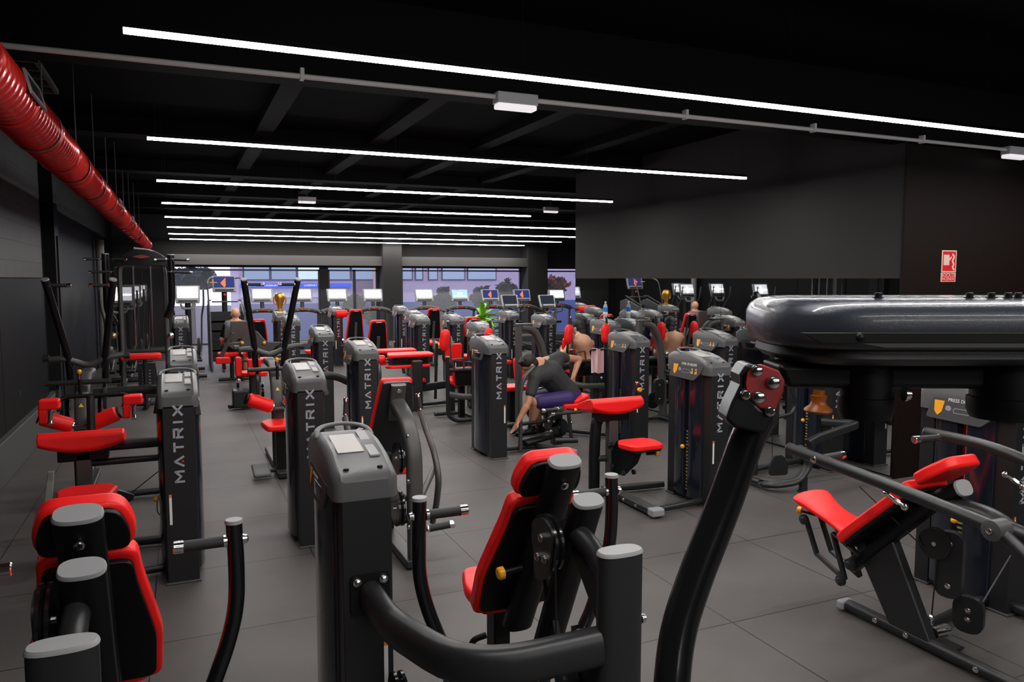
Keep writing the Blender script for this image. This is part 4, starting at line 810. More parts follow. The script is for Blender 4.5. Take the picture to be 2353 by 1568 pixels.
# ---- double pad bench in the middle
def pad_bench():
    Y0 = 11.2; R = thing('arm_curl_bench', (3.2, Y0, 0), 'flat red double-pad machine on a grey post, in the middle of the floor', 'exercise machine')
    tower(R, 3.9, 13.0, -1)
    P = lambda px, py, Y=Y0: atY(px, py, Y)
    l, r = P(887, 818), P(994, 815); c = (l+r)/2; w = (r-l).length
    pad('top_pad', R, (c.x, Y0+.05, c.z-.02), (1, 0, 0), (0, 1, .05), rpoly([(-w/2, -.16), (w/2, -.16), (w/2, .14), (-w*.42, .14)], .06), .05)
    pad('rear_pad', R, (c.x-.06, Y0+.55, c.z+.0), (1, 0, 0), (0, 1, .05), rpoly([(-w*.45, -.12), (w*.42, -.12), (w*.42, .12), (-w*.45, .12)], .05), .05)
    pad('lower_pad', R, (c.x, Y0+.02, c.z-.20), (1, 0, 0), (0, 1, -.1), rpoly([(-w*.44, -.08), (w*.44, -.08), (w*.47, .16), (-w*.47, .16)], .05), .05)
    obj('pad_core', MB().bb(c.x-w*.38, c.x+w*.38, Y0-.04, Y0+.2, c.z-.16, c.z-.03), 'black', R)
    pad('seat', R, (c.x-.03, Y0-.15, c.z-.40), (1, 0, 0), (0, 1, 0), rpoly([(-.22, -.1), (.22, -.1), (.18, .12), (-.18, .12)], .04), .06); obj('seat_plate', MB().bb(c.x-.2, c.x+.2, Y0-.22, Y0, c.z-.43, c.z-.40), 'black', R)
    b = MB(); b.bb(c.x-.03, c.x+.12, Y0-.30, Y0-.16, .02, c.z-.06); obj('post', b, 'frame', R, bevel=.02, seg=3)
    obj('roller', MB().lathe((c.x-w*.62, Y0+.2, c.z-.07), (1, 0, 0), [(0, .05), (.02, .07), (.1, .07), (.12, .05)], 18), 'red', R); frame(R, [(c.x-w*.5, Y0+.2, c.z-.07), (c.x, Y0+.2, c.z-.1)], .02, fil=0, name='roller_shaft', m='chrome')
    frame(R, [(c.x, Y0, .05), (c.x+.9, Y0+.15, .05)], .04, .03, up=(0, 0, 1), fil=0, name='base_rail'); frame(R, [(c.x+.1, Y0-.15, .33), (c.x+.85, Y0+.1, .35)], .03, .06, up=(0, 0, 1), fil=0, name='link_pipe', sq=.7)
    frame(R, [(c.x, Y0-.2, .04), (c.x, Y0+.8, .04)], .04, .03, up=(0, 0, 1), fil=0, name='base_rail'); obj('range_lever', MB().cyl((c.x+.62, Y0+.5, .92), (c.x+.86, Y0+.45, .94), .03), 'yellow', R, label='yellow range lever')
    frame(R, [(c.x+.6, Y0+.6, .03), (c.x+.6, Y0+.5, .95)], .025, fil=0, name='lever_post')
pad_bench()

# ---- adductor machine with grey range discs, bald man's machine
def adductor():
    Yc = 12.2; P = lambda px, py: atY(px, py, Yc); c = P(578, 790); R = thing('thigh_machine', (c.x, Yc, 0), 'thigh machine with two grey range plates and yellow pins, behind the V-armed pulldown', 'exercise machine', 'machines with weight towers'); tower(R, 1.70, 13.5, -1)
    for s in (-1, 1):
        o = P(560 if s < 0 else 605, 790)
        pl = rpoly([(-.28, .02), (-.05, .03), (.02, .12), (.08, .22), (.17, .24), (.2, .1), (.18, -.05), (.05, -.15), (-.1, -.14)], .05); pl = [(a*(1 if s < 0 else -1), b_*.9) for a, b_ in pl]
        obj('range_plate', plate3(MB(), o, (1, 0, 0), (0, 0, 1), pl if s < 0 else pl[::-1], .03), 'frameg', R, bevel=.01)
        obj('range_pin', MB().ball(P(556 if s < 0 else 606, 788)+V((0, -.05, 0)), .026), 'yellow', R)
        q = P(547, 842) if s < 0 else P(583, 842)
        obj('thigh_pad', plate3(MB(), q, (1, 0, 0), (0, 0, 1), rrect(.10 if s < 0 else .2, .30 if s < 0 else .25, .05), .12), 'red', R, bevel=.025, seg=3); frame(R, [tuple(q+V((0, .1, -.1))), tuple(q+V((0, .15, -.35)))], .02, fil=0, name='pad_arm')
    frame(R, [(c.x, Yc+.05, .03), (c.x, Yc+.05, 1.0)], .05, fil=0, name='column'); frame(R, [(c.x-.35, Yc, .045), (c.x+.9, Yc+.6, .045)], .04, .03, up=(0, 0, 1), fil=0, name='base_rail')
    obj('foot_cover', MB().bb(c.x-.30, c.x-.05, Yc-.1, Yc+.15, .03, .3), 'frame', R, bevel=.03); bolt(R, P(548, 875), (0, -1, 0), .03, .03)
    pad('seat', R, (c.x+.05, Yc+.4, .46), (1, 0, 0), (0, 1, 0), rrect(.4, .36, .06), .07); frame(R, [(c.x+.05, Yc+.4, .04), (c.x+.05, Yc+.4, .46)], .04, fil=0, name='seat_post')
    frame(R, [tuple(P(535, 765)), tuple(P(518, 800)), tuple(P(508, 820))], .03, fil=.1, name='side_frame', m='frameg')
adductor()
def bald_seat():
    Yc = 15.3; c = atY(552, 766, Yc); R = thing('leg_extension_machine', (c.x-.1, Yc, 0), 'machine with plain grey backrest that the bald man sits at', 'exercise machine', 'machines with weight towers')
    t = MB(); obj('backrest', plate3(MB(), (c.x, Yc+.0, c.z), (-1, 0, 0), (0, 0, 1), rrect(.34, .46, .03), .07), mat('grey_vinyl', (.075, .068, .066), .5), R, bevel=.015)
    frame(R, [(c.x, Yc-.03, c.z-.1), (c.x, Yc-.03, .04)], .04, fil=0, name='back_post'); pad('seat', R, (c.x-.15, Yc+.3, .50), (1, 0, 0), (0, 1, 0), rrect(.5, .42, .06), .07)
    frame(R, [(c.x-.15, Yc+.3, .04), (c.x-.15, Yc+.3, .5)], .04, fil=0, name='seat_post'); frame(R, [(c.x-.4, Yc+.3, .045), (c.x+.3, Yc+.3, .045)], .04, .03, up=(0, 0, 1), fil=0, name='base_rail')
    obj('side_pad', plate3(MB(), atY(512, 828, Yc-.3), (1, 0, 0), (0, 0, 1), rrect(.26, .12, .03), .12), 'red', R, bevel=.02)
    frame(R, [tuple(atY(512, 828, Yc-.3)), (c.x-.3, Yc, .3)], .03, fil=0, name='pad_arm')
bald_seat()

# ---- cable station against the left wall
def cable_station():
    Yc = 13.0; k = lambda px, py, Y=Yc: atY(px, py, Y)
    l, r = k(277, 700), k(381, 700); xc = (l.x+r.x)/2; R = thing('lat_tower_machine', (xc, Yc, 0), 'tall cable tower with arched header and red thigh pad, against the left wall', 'exercise machine')
    for q in (l, r): frame(R, [(q.x, Yc, .02), (q.x, Yc, 2.14), (q.x*.75+xc*.25, Yc, 2.32)], .035, .05, up=(0, -1, 0), fil=.15, name='upright', m='frameg', n=16)
    pts = [(-.42, -.12), (-.30, -.08), (.30, -.08), (.42, -.16), (.36, .02), (.22, .13), (.05, .18), (-.12, .18), (-.28, .1), (-.38, 0)]
    h = obj('header', plate3(MB(), (xc+.02, Yc-.02, 2.27), (1, 0, 0), (0, 0, 1), rpoly(pts, .05), .05), 'gloss', R, bevel=.012)
    frame(R, [(xc-.1, Yc-.05, 2.455), (xc+.18, Yc-.05, 2.42), (xc+.36, Yc-.05, 2.26), (xc+.41, Yc-.05, 2.08), (xc+.41, Yc-.05, 1.6)], .02, fil=.12, name='header_rim', m='cap')
    obj('emblem', plate3(MB(), (xc+.0, Yc-.09, 2.33), (1, 0, 0), (0, 0, 1), rpoly([(-.13, 0), (0, .03), (.13, 0), (0, -.03)], .02), .006), mat('emblem_red', (.22, .02, .03), .4), h)
    frame(R, [(xc-.34, Yc, .62+.25), (xc+.34, Yc, .87)], .03, .04, up=(0, 0, 1), fil=0, name='cross_bar', sq=.6); frame(R, [(xc-.36, Yc, .05), (xc+.36, Yc, .05)], .04, .03, up=(0, 0, 1), fil=0, name='base_rail'); frame(R, [(xc, Yc-.3, .05), (xc, Yc+1.0, .05)], .04, .03, up=(0, 0, 1), fil=0, name='base_rail')
    obj('shield', MB().bb(xc-.30, xc+.30, Yc+.1, Yc+.106, .7, 2.15), mat('smoked_shield', (.03, .03, .035), .05, alpha=.35), R)
    for px in (306, 346): q = k(px, 640); frame(R, [(q.x, Yc+.05, .95), (q.x, Yc+.05, 2.2)], .012, fil=0, name='guide_rod', m='chrome', n=10)
    b = MB()
    for i in range(16): b.bb(xc-.12, xc+.12, Yc+.12, Yc+.22, .12+.035*i, .15+.035*i)
    for i in range(8): b.bb(xc-.06, xc-.03, Yc+.115, Yc+.12, .2+.05*i, .22+.05*i, 1); b.bb(xc+.03, xc+.06, Yc+.115, Yc+.12, .2+.05*i, .22+.05*i, 1)
    obj('weight_stack', b, ['steel', 'cap'], R)
    a, c = k(276, 822, Yc-.35), k(371, 822, Yc-.35)
    pad('thigh_pad', R, ((a.x+c.x)/2, Yc-.35, a.z-.04), (1, 0, 0), (0, 1, 0), rrect((c-a).length, .2, .05), .09, 'red', .03); frame(R, [(xc, Yc-.33, a.z-.04), (xc, Yc-.33, .04)], .03, fil=0, name='pad_post')
    for s, x in ((-1, k(243, 600).x), (1, k(393, 600).x)):
        P = [(x, Yc-.1, 2.36), (x, Yc-.1, 1.75), (x-s*.02, Yc-.1, 1.55), (x-s*.09, Yc, 1.4)] if s > 0 else [(x, Yc-.1, 2.36), (x-.0, Yc-.1, 1.5), (x+.1, Yc, 1.3)]
        arm = frame(R, P, .05, .05, fil=.15, name='side_post', m='gloss', n=16); ocap(arm, P[0], (0, 0, 1), (0, 1, 0), .052, .052, sq=1)
        for (z, x0, x1) in ((2.29, -.28, -.04), (2.29, .07, .30), (2.10, -.22, .12)) if s < 0 else ((2.29, -.24, -.04), (2.29, .0, .26), (2.10, -.05, .30)): grip(arm, (x+(x0 if abs(x0) < abs(x1) else x1), Yc-.16, z), (x+(x1 if abs(x0) < abs(x1) else x0), Yc-.2, z-.01), .02, 'pull_up_grip')
    for s, px in ((-1, 260), (1, 392)): q = k(px, 772, Yc-.2); obj('hook_collar', MB().ball(q, .05, 0, 8), mat('brass_collar', (.6, .48, .36), .25, .9) if s < 0 else M['chrome'], R); frame(R, [tuple(q), (xc+s*.36, Yc, q.z+.02)], .02, fil=0, name='collar_arm')
    frame(R, [(xc+.0, Yc-.05, 2.1), (xc+.0, Yc-.05, .95)], .004, fil=0, name='cable', m='cable', n=6)
cable_station()

# ---- machine at the right, behind the hanging arm
def right_mid():
    R = thing('leg_press_machine', (5.5, 5.8, 0), 'dark machine with thick bent pipe and curved foot, in front of the mirror at right', 'exercise machine'); tower(R, 6.08, 5.72, -1)
    a = atZ(1845, 1130, 0); X, Y = a.x, a.y
    pts = [atX(x, y, X) for x, y in ((1822, 1030), (1860, 1048), (1868, 1085), (1850, 1112), (1860, 1128), (1828, 1132), (1822, 1105), (1835, 1075), (1815, 1060))]
    frame(R, [(X-.05, Y, .42), (X+.05, Y, .36), (X+.06, Y, .24), (X-.06, Y, .10), (X-.3, Y+.1, .06), (X-.25, Y+.75, .05)], .03, .05, up=(0, 1, 0), fil=.14, name='curved_leg', n=18)
    frame(R, [(X, Y, 0), (X, Y, .14)], .04, fil=0, name='foot_post'); obj('foot_disc', MB().lathe((X, Y, 0), (0, 0, 1), [(0, .055), (.012, .055), (.014, .04)], 24), 'frame', R)
    frame(R, [(X+.15, Y+.1, .42), (X+.25, Y+.1, .46), (X+.95, Y+.25, .52), (X+.72, Y+.5, .52)], .035, .045, up=(0, 0, 1), fil=.06, name='bent_pipe', n=18, sq=.7)
    frame(R, [(5.32, 6.0, 0), (5.32, 6.0, .55)], .04, .06, up=(0, 1, 0), fil=0, name='column', sq=.6); frame(R, [(5.32, 6.0, .05), (6.1, 6.1, .05)], .04, .03, up=(0, 0, 1), fil=0, name='base_rail')
    obj('cam_plate', plate3(MB(), (5.42, 5.75, .12), (1, -.2, 0), (0, 0, 1), rpoly([(-.1, -.08), (.1, -.08), (.1, .04), (.04, .13), (-.06, .12), (-.1, .02)], .03), .03), 'frame', R, bevel=.004); bolt(R, (5.42, 5.75, .12), (0, -1, 0), .016, .02)
    frame(R, [(5.38, 5.78, .15), (5.38, 5.8, .62)], .004, fil=0, name='cable', m='cable', n=6)
    obj('pulley_cover', plate3(MB(), (5.4, 5.85, .62), (1, 0, 0), (0, 0, 1), rpoly([(-.08, .14), (.08, .14), (.08, -.06), (0, -.14), (-.08, -.06)], .03), .04), 'frame', R, bevel=.005)
    frame(R, [(5.48, 5.85, .60), (5.68, 5.85, .62), (5.74, 5.85, .70), (5.66, 5.85, .92)], .02, fil=.05, name='seat_arm'); frame(R, [(5.1, 6.0, .95), (5.55, 6.0, .96), (5.9, 6.0, .93)], .03, fil=.1, name='top_pipe', m='frameg')
    frame(R, [(5.32, 6.0, .5), (5.32, 6.0, .96)], .03, fil=0, name='stem')
    pad('seat', R, (5.15, 6.25, .78), (1, -.3, .7), (.3, 1, 0), rrect(.3, .36, .05), .06); pad('backrest', R, (4.98, 6.45, .86), (.5, -.2, .8), (.2, 1, 0), rrect(.42, .32, .05), .05); frame(R, [(5.15, 6.25, .77), (5.32, 6.05, .6)], .03, fil=0, name='seat_bracket')
right_mid()
# ================================================================ cardio machines by the windows
def screen_mat(n, col, es): return mat(n, (.008, .008, .012), .5, spec=.15, emit=col, es=es)
mScrW = screen_mat('screen_white', (.80, .82, .88), .42); mScrN = screen_mat('screen_navy', (.02, .04, .22), .28); mScrC = screen_mat('screen_pale_blue', (.42, .70, .85), .42); mScrK = screen_mat('screen_black', (.01, .015, .03), .3)
mLogo = screen_mat('screen_emblem', (1, .16, .03), .55); mLogoW = screen_mat('screen_emblem_pale', (1, .90, .78), 1.2); mCon = mat('console_silver', (.30, .30, .30), .35, .4)
def emblem(b, c, u, v, s, mi):
    n = V(u).cross(V(v)).normalized()*.003
    for k in range(3):
        o = [(-.34+.12*k, -.10-.16*k), (.12, .42-.26*k), (.15, .22-.26*k), (-.22+.12*k, -.24-.16*k)]; b.prism([V(c)+V(u)*a*s+V(v)*q*s for a, q in o], n, mi)
def console(parent, c, w, h, tilt, kind, yaw=0):
    a = math.radians(tilt); u = V((math.cos(yaw), math.sin(yaw), 0)); f = V((-math.sin(yaw), math.cos(yaw), 0)); v = (V((0, 0, 1))*math.cos(a)+f*math.sin(a)).normalized(); n = u.cross(v)
    c = V(c); b = MB(); plate3(b, c-n*.055, u, v, rpoly([(-w/2, -h/2), (w/2, -h/2), (w/2+.015, h/2), (-w/2-.015, h/2)], .03), .05)
    o = obj('console', b, mCon, parent, bevel=.01)
    b = MB(); plate3(b, c-n*.004, u, v, rrect(w*.88, h*.66, .01), .004, 0); [setattr(b, 'v', b.v)]
    k0 = len(b.v); 
    for i in range(k0): b.v[i] = b.v[i] + v*h*.10
    if kind == 'W': plate3(b, c+v*h*.06, u, v, rpoly([(-w*.40, -h*.05), (w*.40, -h*.05), (w*.46, 0), (w*.40, h*.05), (-w*.40, h*.05), (-w*.46, 0)], .01), .002, 1)
    if kind in 'WN': emblem(b, c+v*h*.10, u, v, h*.62, 1)
    if kind == 'C': plate3(b, c+v*h*.12, u, v, rrect(w*.3, h*.15, .02), .003, 1); plate3(b, c-v*h*.08, u, v, rrect(w*.75, h*.05, .004), .003, 1)
    obj('screen', b, [{'W': mScrW, 'N': mScrN, 'C': mScrC, 'K': mScrK}[kind], mLogoW if kind in 'WC' else mLogo], o)
    plate = MB(); plate3(plate, c-v*h*.40, u, v, rrect(w*.8, h*.10, .01), .012); obj('button_strip', plate, 'frame', o)
    return o
def treadmill(px, kind, label):
    c = atY(px, 680, 20.5); x = c.x; Y = 20.5; R = thing('treadmill', (x, Y-.4, 0), label, 'treadmill', 'treadmills facing the windows')
    console(R, (x, Y, c.z+.02), .52, .36, 18, kind)
    b = MB(); b.bb(x-.42, x+.42, Y-1.6, Y+.1, .03, .16); b.bb(x-.28, x+.28, Y-1.62, Y-.1, .155, .165, 1); obj('deck', b, ['frame', 'black'], R, bevel=.02)
    obj('motor_hood', MB().box((x, Y+.12, .2), (.78, .5, .26)), 'frameg', R, bevel=.06, seg=3)
    for s in (-1, 1):
        frame(R, [(x+s*.40, Y+.05, .1), (x+s*.40, Y-.05, 1.12)], .03, .05, up=(0, 1, 0), fil=0, name='upright', m='frameg')
        frame(R, [(x+s*.40, Y-.05, 1.13), (x+s*.40, Y-.55, 1.08)], .022, fil=0, name='handrail', m='black')
    b = MB().tube([(x-.43, Y-.08, 1.11), (x-.2, Y-.10, 1.18), (x+.2, Y-.10, 1.18), (x+.43, Y-.08, 1.11)], .05, .06, up=(0, 0, 1), fil=.1); obj('dash', b, 'frameg', R)
    obj('stop_button', MB().box((x, Y-.17, 1.19), (.10, .02, .03)), 'red', R); b = MB(); b.box((x-.14, Y-.16, 1.17), (.03, .02, .02)); b.box((x+.14, Y-.16, 1.17), (.03, .02, .02)); obj('speed_keys', b, 'yellow', R)
    frame(R, [(x, Y-.02, 1.2), (x, Y+.03, c.z-.12)], .05, .03, up=(0, 1, 0), fil=0, name='console_neck')
for i, (px, k, lab) in enumerate(((602, 'W', 'treadmill with glowing white screen, farthest left of its row'), (694, 'W', 'treadmill with glowing white screen, second from the left in its row'), (775, 'W', 'treadmill with glowing white screen, third from the left in its row'),
        (857, 'W', 'treadmill with glowing white screen just left of the far column'), (975, 'W', 'treadmill with glowing white screen just right of the far column'), (1057, 'C', 'treadmill with pale blue screen, left of the green plant'),
        (1127, 'N', 'treadmill with navy screen and orange emblem behind the green plant'), (1200, 'N', 'treadmill with navy screen and red emblem before the dark column'), (1280, 'W', 'treadmill with glowing white screen nearest the mirror wall'))): treadmill(px, k, lab)
def bike(px, Y, label):
    c = atY(px, 692, Y); x = c.x; R = thing('exercise_bike', (x, Y, 0), label, 'exercise bike', 'upright exercise bikes'); console(R, (x, Y, c.z), .42, .34, 22, 'K')
    frame(R, [(x, Y+.05, c.z-.1), (x, Y+.12, .6)], .05, .04, up=(0, 1, 0), fil=0, name='mast', m='frameg')
    frame(R, [(x-.26, Y-.25, c.z-.05), (x-.28, Y-.28, c.z-.24), (x-.1, Y-.1, c.z-.28), (x+.1, Y-.1, c.z-.28), (x+.28, Y-.28, c.z-.24), (x+.26, Y-.25, c.z-.05)], .018, fil=.06, name='handlebar', m='frameg')
    b = MB(); b.box((x-.08, Y-.14, c.z-.27), (.05, .03, .03)); b.box((x+.08, Y-.14, c.z-.27), (.05, .03, .03)); obj('bar_keys', b, 'yellow', R)
    obj('body', MB().prism([(x-.08, Y-.45, .12), (x-.08, Y+.4, .12), (x-.08, Y+.35, .55), (x-.08, Y+.1, .75), (x-.08, Y-.2, .5)], (.16, 0, 0)), 'frame', R, bevel=.04, seg=3)
    frame(R, [(x, Y-.3, .4), (x, Y-.42, .92)], .03, fil=0, name='seat_post'); pad('saddle', R, (x, Y-.45, .92), (1, 0, 0), (0, 1, 0), rpoly([(-.12, -.12), (.12, -.12), (.04, .16), (-.04, .16)], .04), .06, 'black')
    for q in (-.5, .45): frame(R, [(x-.25, Y+q, .05), (x+.25, Y+q, .05)], .035, fil=0, name='foot_bar')
    frame(R, [(x, Y-.5, .08), (x, Y+.45, .08)], .04, fil=0, name='base_bar')
bike(1172, 17.0, 'upright exercise bike with silver-framed dark screen, right of the green plant'); bike(1258, 17.0, 'upright exercise bike with navy dark screen, left of the mirror wall')
def elliptical(x, Y, zc, kind, label, step=False, face=1):
    R = thing('stair_climber' if step else 'elliptical_trainer', (x, Y, 0), label, 'stair climber' if step else 'elliptical trainer', None if step else 'elliptical trainers')
    w = .46 if not step else .50
    console(R, (x, Y, zc), w, .38, 15, kind, 0 if face > 0 else math.pi)
    frame(R, [(x, Y+.06*face, zc-.15), (x, Y+.10*face, .2)], .06, .05, up=(0, 1, 0), fil=0, name='mast', m='frame')
    if not step:
        for s in (-1, 1):
            arm = frame(R, [(x+s*.30, Y-.2*face, zc+.1), (x+s*.30, Y-.15*face, zc-.22), (x+s*.26, Y+.05*face, zc-.45), (x+s*.24, Y+.1*face, .5), (x+s*.2, Y-.2*face, .35)], .018, fil=.12, name='swing_arm', m='frameg')
            obj('side_cover', MB().lathe((x+s*.16, Y+.3*face, .5), (s, 0, 0), [(0, .22), (.04, .24), (.06, .2)], 24), 'frameg', R)
            obj('pedal', MB().bb(x+s*.16-.07, x+s*.16+.07, min(Y-.5*face, Y-.15*face), max(Y-.5*face, Y-.15*face), .3, .34), 'black', R, bevel=.01); frame(R, [(x+s*.16, Y-.3*face, .31), (x+s*.16, Y+.3*face, .45)], .02, fil=0, name='pedal_link')
            obj('arm_knob', MB().ball((x+s*.09, Y-.02*face, zc-.18), .02), 'yellow', R)
        frame(R, [(x, Y-.9*face, .06), (x, Y+.5*face, .06)], .06, .05, up=(0, 0, 1), fil=0, name='base_rail'); frame(R, [(x-.3, Y-.9*face, .05), (x+.3, Y-.9*face, .05)], .035, fil=0, name='foot_bar'); frame(R, [(x-.3, Y+.5*face, .05), (x+.3, Y+.5*face, .05)], .035, fil=0, name='foot_bar')
        frame(R, [(x-.14, Y-.1*face, zc-.2), (x-.1, Y-.12*face, zc-.3), (x+.1, Y-.12*face, zc-.3), (x+.14, Y-.1*face, zc-.2)], .022, fil=.04, name='fixed_handle', m='cap')
    else:
        for s in (-1, 1):
            frame(R, [(x+s*.36, Y-.9, 1.2), (x+s*.38, Y-.6, 1.95), (x+s*.30, Y-.3, 2.02), (x+s*.24, Y-.1, 2.0)], .016, fil=.2, name='grab_rail', m='frameg'); frame(R, [(x+s*.36, Y-.9, 1.25), (x+s*.36, Y-.1, 1.5), (x+s*.30, Y, 1.5)], .016, fil=.1, name='handrail', m='frameg')
            obj('side_panel', MB().prism([(x+s*.38, Y-1.2, 0), (x+s*.38, Y+.2, 0), (x+s*.38, Y+.2, 1.35), (x+s*.38, Y-.1, 1.42), (x+s*.38, Y-.9, 1.2)], (-s*.05, 0, 0)), 'frameg', R, bevel=.02)
        frame(R, [(x-.28, Y-.15, 1.47), (x+.28, Y-.15, 1.47)], .016, fil=0, name='front_bar', m='frameg'); obj('key_knob', MB().ball((x, Y-.06, 1.62), .03), 'red', R)
        b = MB()
        for i in range(5): b.bb(x-.32, x+.32, Y-1.1+.22*i, Y-.86+.22*i, .2+.2*i, .24+.2*i)
        for i in range(5): b.bb(x-.32, x+.32, Y-.88+.22*i, Y-.86+.22*i, .2+.2*i, .44+.2*i)
        obj('steps', b, 'frame', R); obj('screen_arms', MB().cyl((x-.3, Y-.03, zc+.02), (x-.15, Y-.06, zc+.02), .012), 'yellow', R)
c = atY(431, 676, 17.2); elliptical(c.x, 17.2, c.z, 'W', 'elliptical trainer with glowing white screen, beyond the left aisle towers')
c = atY(515, 652, 18.6); elliptical(c.x, 18.6, c.z, 'N', 'stair climber with big orange emblem screen and tall grab rails, near the left windows', step=True)
for i, (x, Y) in enumerate(((-1.0, 15.6), (-.95, 17.3), (-.9, 19.0))): elliptical(x, Y, 1.68, 'W', 'elliptical trainer by the far left wall, seen in the mirror, ' + ('nearest', 'middle', 'farthest')[i] + ' of three')
# ================================================================ small things
def trophy():
    x, y, z = 1.845, 15.8, 1.351
    b = MB(); b.lathe((x, y, z), (0, 0, 1), [(0, .065), (.03, .065), (.035, .045), (.10, .05), (.16, .075), (.24, .10), (.30, .095), (.34, .085), (.36, .055), (.365, .02)], 24)
    t = thing('trophy', (x, y, z), 'plain golden two-handled trophy standing on top of a far weight tower', 'trophy'); obj('cup', b, 'gold', t)
    for s in (-1, 1): frame(t, [(x+s*.05, y, z+.12), (x+s*.12, y, z+.16), (x+s*.12, y, z+.27), (x+s*.08, y, z+.30)], .012, fil=.04, name='handle', m='gold')
trophy()
def bottle():
    c = atY(1397, 742, 10.55); x, y, z = 6.275, 10.56, 1.345
    t = thing('water_bottle', (x, y, z), 'clear plastic water bottle with blue label standing on a weight tower', 'bottle'); g = mat('clear_plastic', (.85, .9, 1), .08, alpha=.35, spec=.8)
    obj('body', MB().lathe((x, y, z), (0, 0, 1), [(0, .03), (.01, .036), (.09, .036), (.10, .033), (.115, .036), (.19, .036), (.225, .03), (.25, .014), (.265, .013)], 20), g, t)
    obj('label', MB().lathe((x, y, z+.12), (0, 0, 1), [(0, .0365), (.0, .0372), (.07, .0372), (.07, .0365)], 20), mat('blue_label', (.02, .22, .75), .4), t); obj('lid', MB().lathe((x, y, z+.265), (0, 0, 1), [(0, .015), (.018, .015), (.02, .01)], 14), 'white', t)
    obj('label_band', MB().lathe((x, y, z+.085), (0, 0, 1), [(0, .0365), (.0, .0372), (.03, .0372), (.03, .0365)], 20), 'white', t)
bottle()
def towel():
    a, c = atY(1360, 802, 9.62), atY(1387, 802, 9.62); b = MB(); n = 10; rings = []
    top = a.z; L = .36; rows = []
    for side in (0, 1):
        vs = []
        for j in range(14):
            for i in range(n+1):
                f = i/n; s = j/13; z = top - (L*s) ; yy = 9.62 + .02*math.sin(f*9+s*2) - .015*math.sin(f*21) + (0 if not side else .012)
                vs.append((a.x+(c.x-a.x)*(f*(1-.12*s)+.05*s) , yy, z+.01*math.sin(f*7)))
        rows.append(vs)
    W_ = n+1; fs = []
    for j in range(13):
        for i in range(n): fs.append([j*W_+i, j*W_+i+1, (j+1)*W_+i+1, (j+1)*W_+i])
    b.add(rows[0], fs); b.add(rows[1], [f[::-1] for f in fs])
    edge = [i for i in range(W_)]+[j*W_+n for j in range(1, 14)]+[13*W_+i for i in range(n-1, -1, -1)]+[j*W_ for j in range(12, 0, -1)]
    N = len(rows[0]); 
    for k in range(len(edge)): p, q = edge[k], edge[(k+1) % len(edge)]; b.f.append([p, q, q+N, p+N]); b.m.append(0)
    tag(obj('towel', b, mat('pale_pink_towel', (.80, .52, .55), .9, bump=.6, bscale=300), smooth=80), 'pale pink towel hanging beside the shirtless person', 'towel')
towel()
tb = thing('towel_rail', (0, 0, 0), '', '') if 0 else None
# fire hose sign on the return wall
def sign():
    y = YM0-.032; p0 = atY(2161, 648, y); p1 = atY(2198, 576, y); W_ = p1.x-p0.x; Hh = p1.z-p0.z; x, z = p0.x, p0.z
    t = thing('fire_hose_sign', (x+W_/2, y, z), 'red and white BOCA DE INCENDIO fire hose sign on the dark wall at right', 'sign'); sw = mat('sign_white', (.85, .62, .52), .5); sr = mat('sign_red', (.75, .01, .015), .45)
    b = MB(); b.bb(x, x+W_, y-.004, y, z+Hh*.31, z+Hh); b.bb(x+W_*.06, x+W_*.94, y-.005, y-.004, z+Hh*.345, z+Hh*.965, 1)
    b.bb(x+W_*.12, x+W_*.5, y-.006, y-.005, z+Hh*.53, z+Hh*.86, 0); b.prism([(x+W_*.5, y-.005, z+Hh*.75), (x+W_*.66, y-.005, z+Hh*.82), (x+W_*.66, y-.005, z+Hh*.76), (x+W_*.5, y-.005, z+Hh*.66)], (0, -.001, 0), 0)
    b.tube([(x+W_*.70, y-.005, z+Hh*.88), (x+W_*.86, y-.005, z+Hh*.80), (x+W_*.70, y-.005, z+Hh*.66), (x+W_*.85, y-.005, z+Hh*.56), (x+W_*.72, y-.005, z+Hh*.46), (x+W_*.88, y-.005, z+Hh*.38)], W_*.05, .001, up=(0, -1, 0), fil=W_*.1, mi=0)
    obj('pictogram', b, [sw, sr], t)
    b = MB(); b.bb(x-W_*.01, x+W_*.99, y-.004, y, z, z+Hh*.295); b.bb(x+W_*.05, x+W_*.94, y-.005, y-.004, z+Hh*.02, z+Hh*.275, 1)
    put_text(b, 'BOCA DE', W_*.23, (x+W_*.5, y-.006, z+Hh*.205), (1, 0, 0), (0, 0, 1), 0, .0005); put_text(b, 'INCENDIO', W_*.20, (x+W_*.5, y-.006, z+Hh*.09), (1, 0, 0), (0, 0, 1), 0, .0005)
    obj('caption', b, [sw, sr], t)
sign()
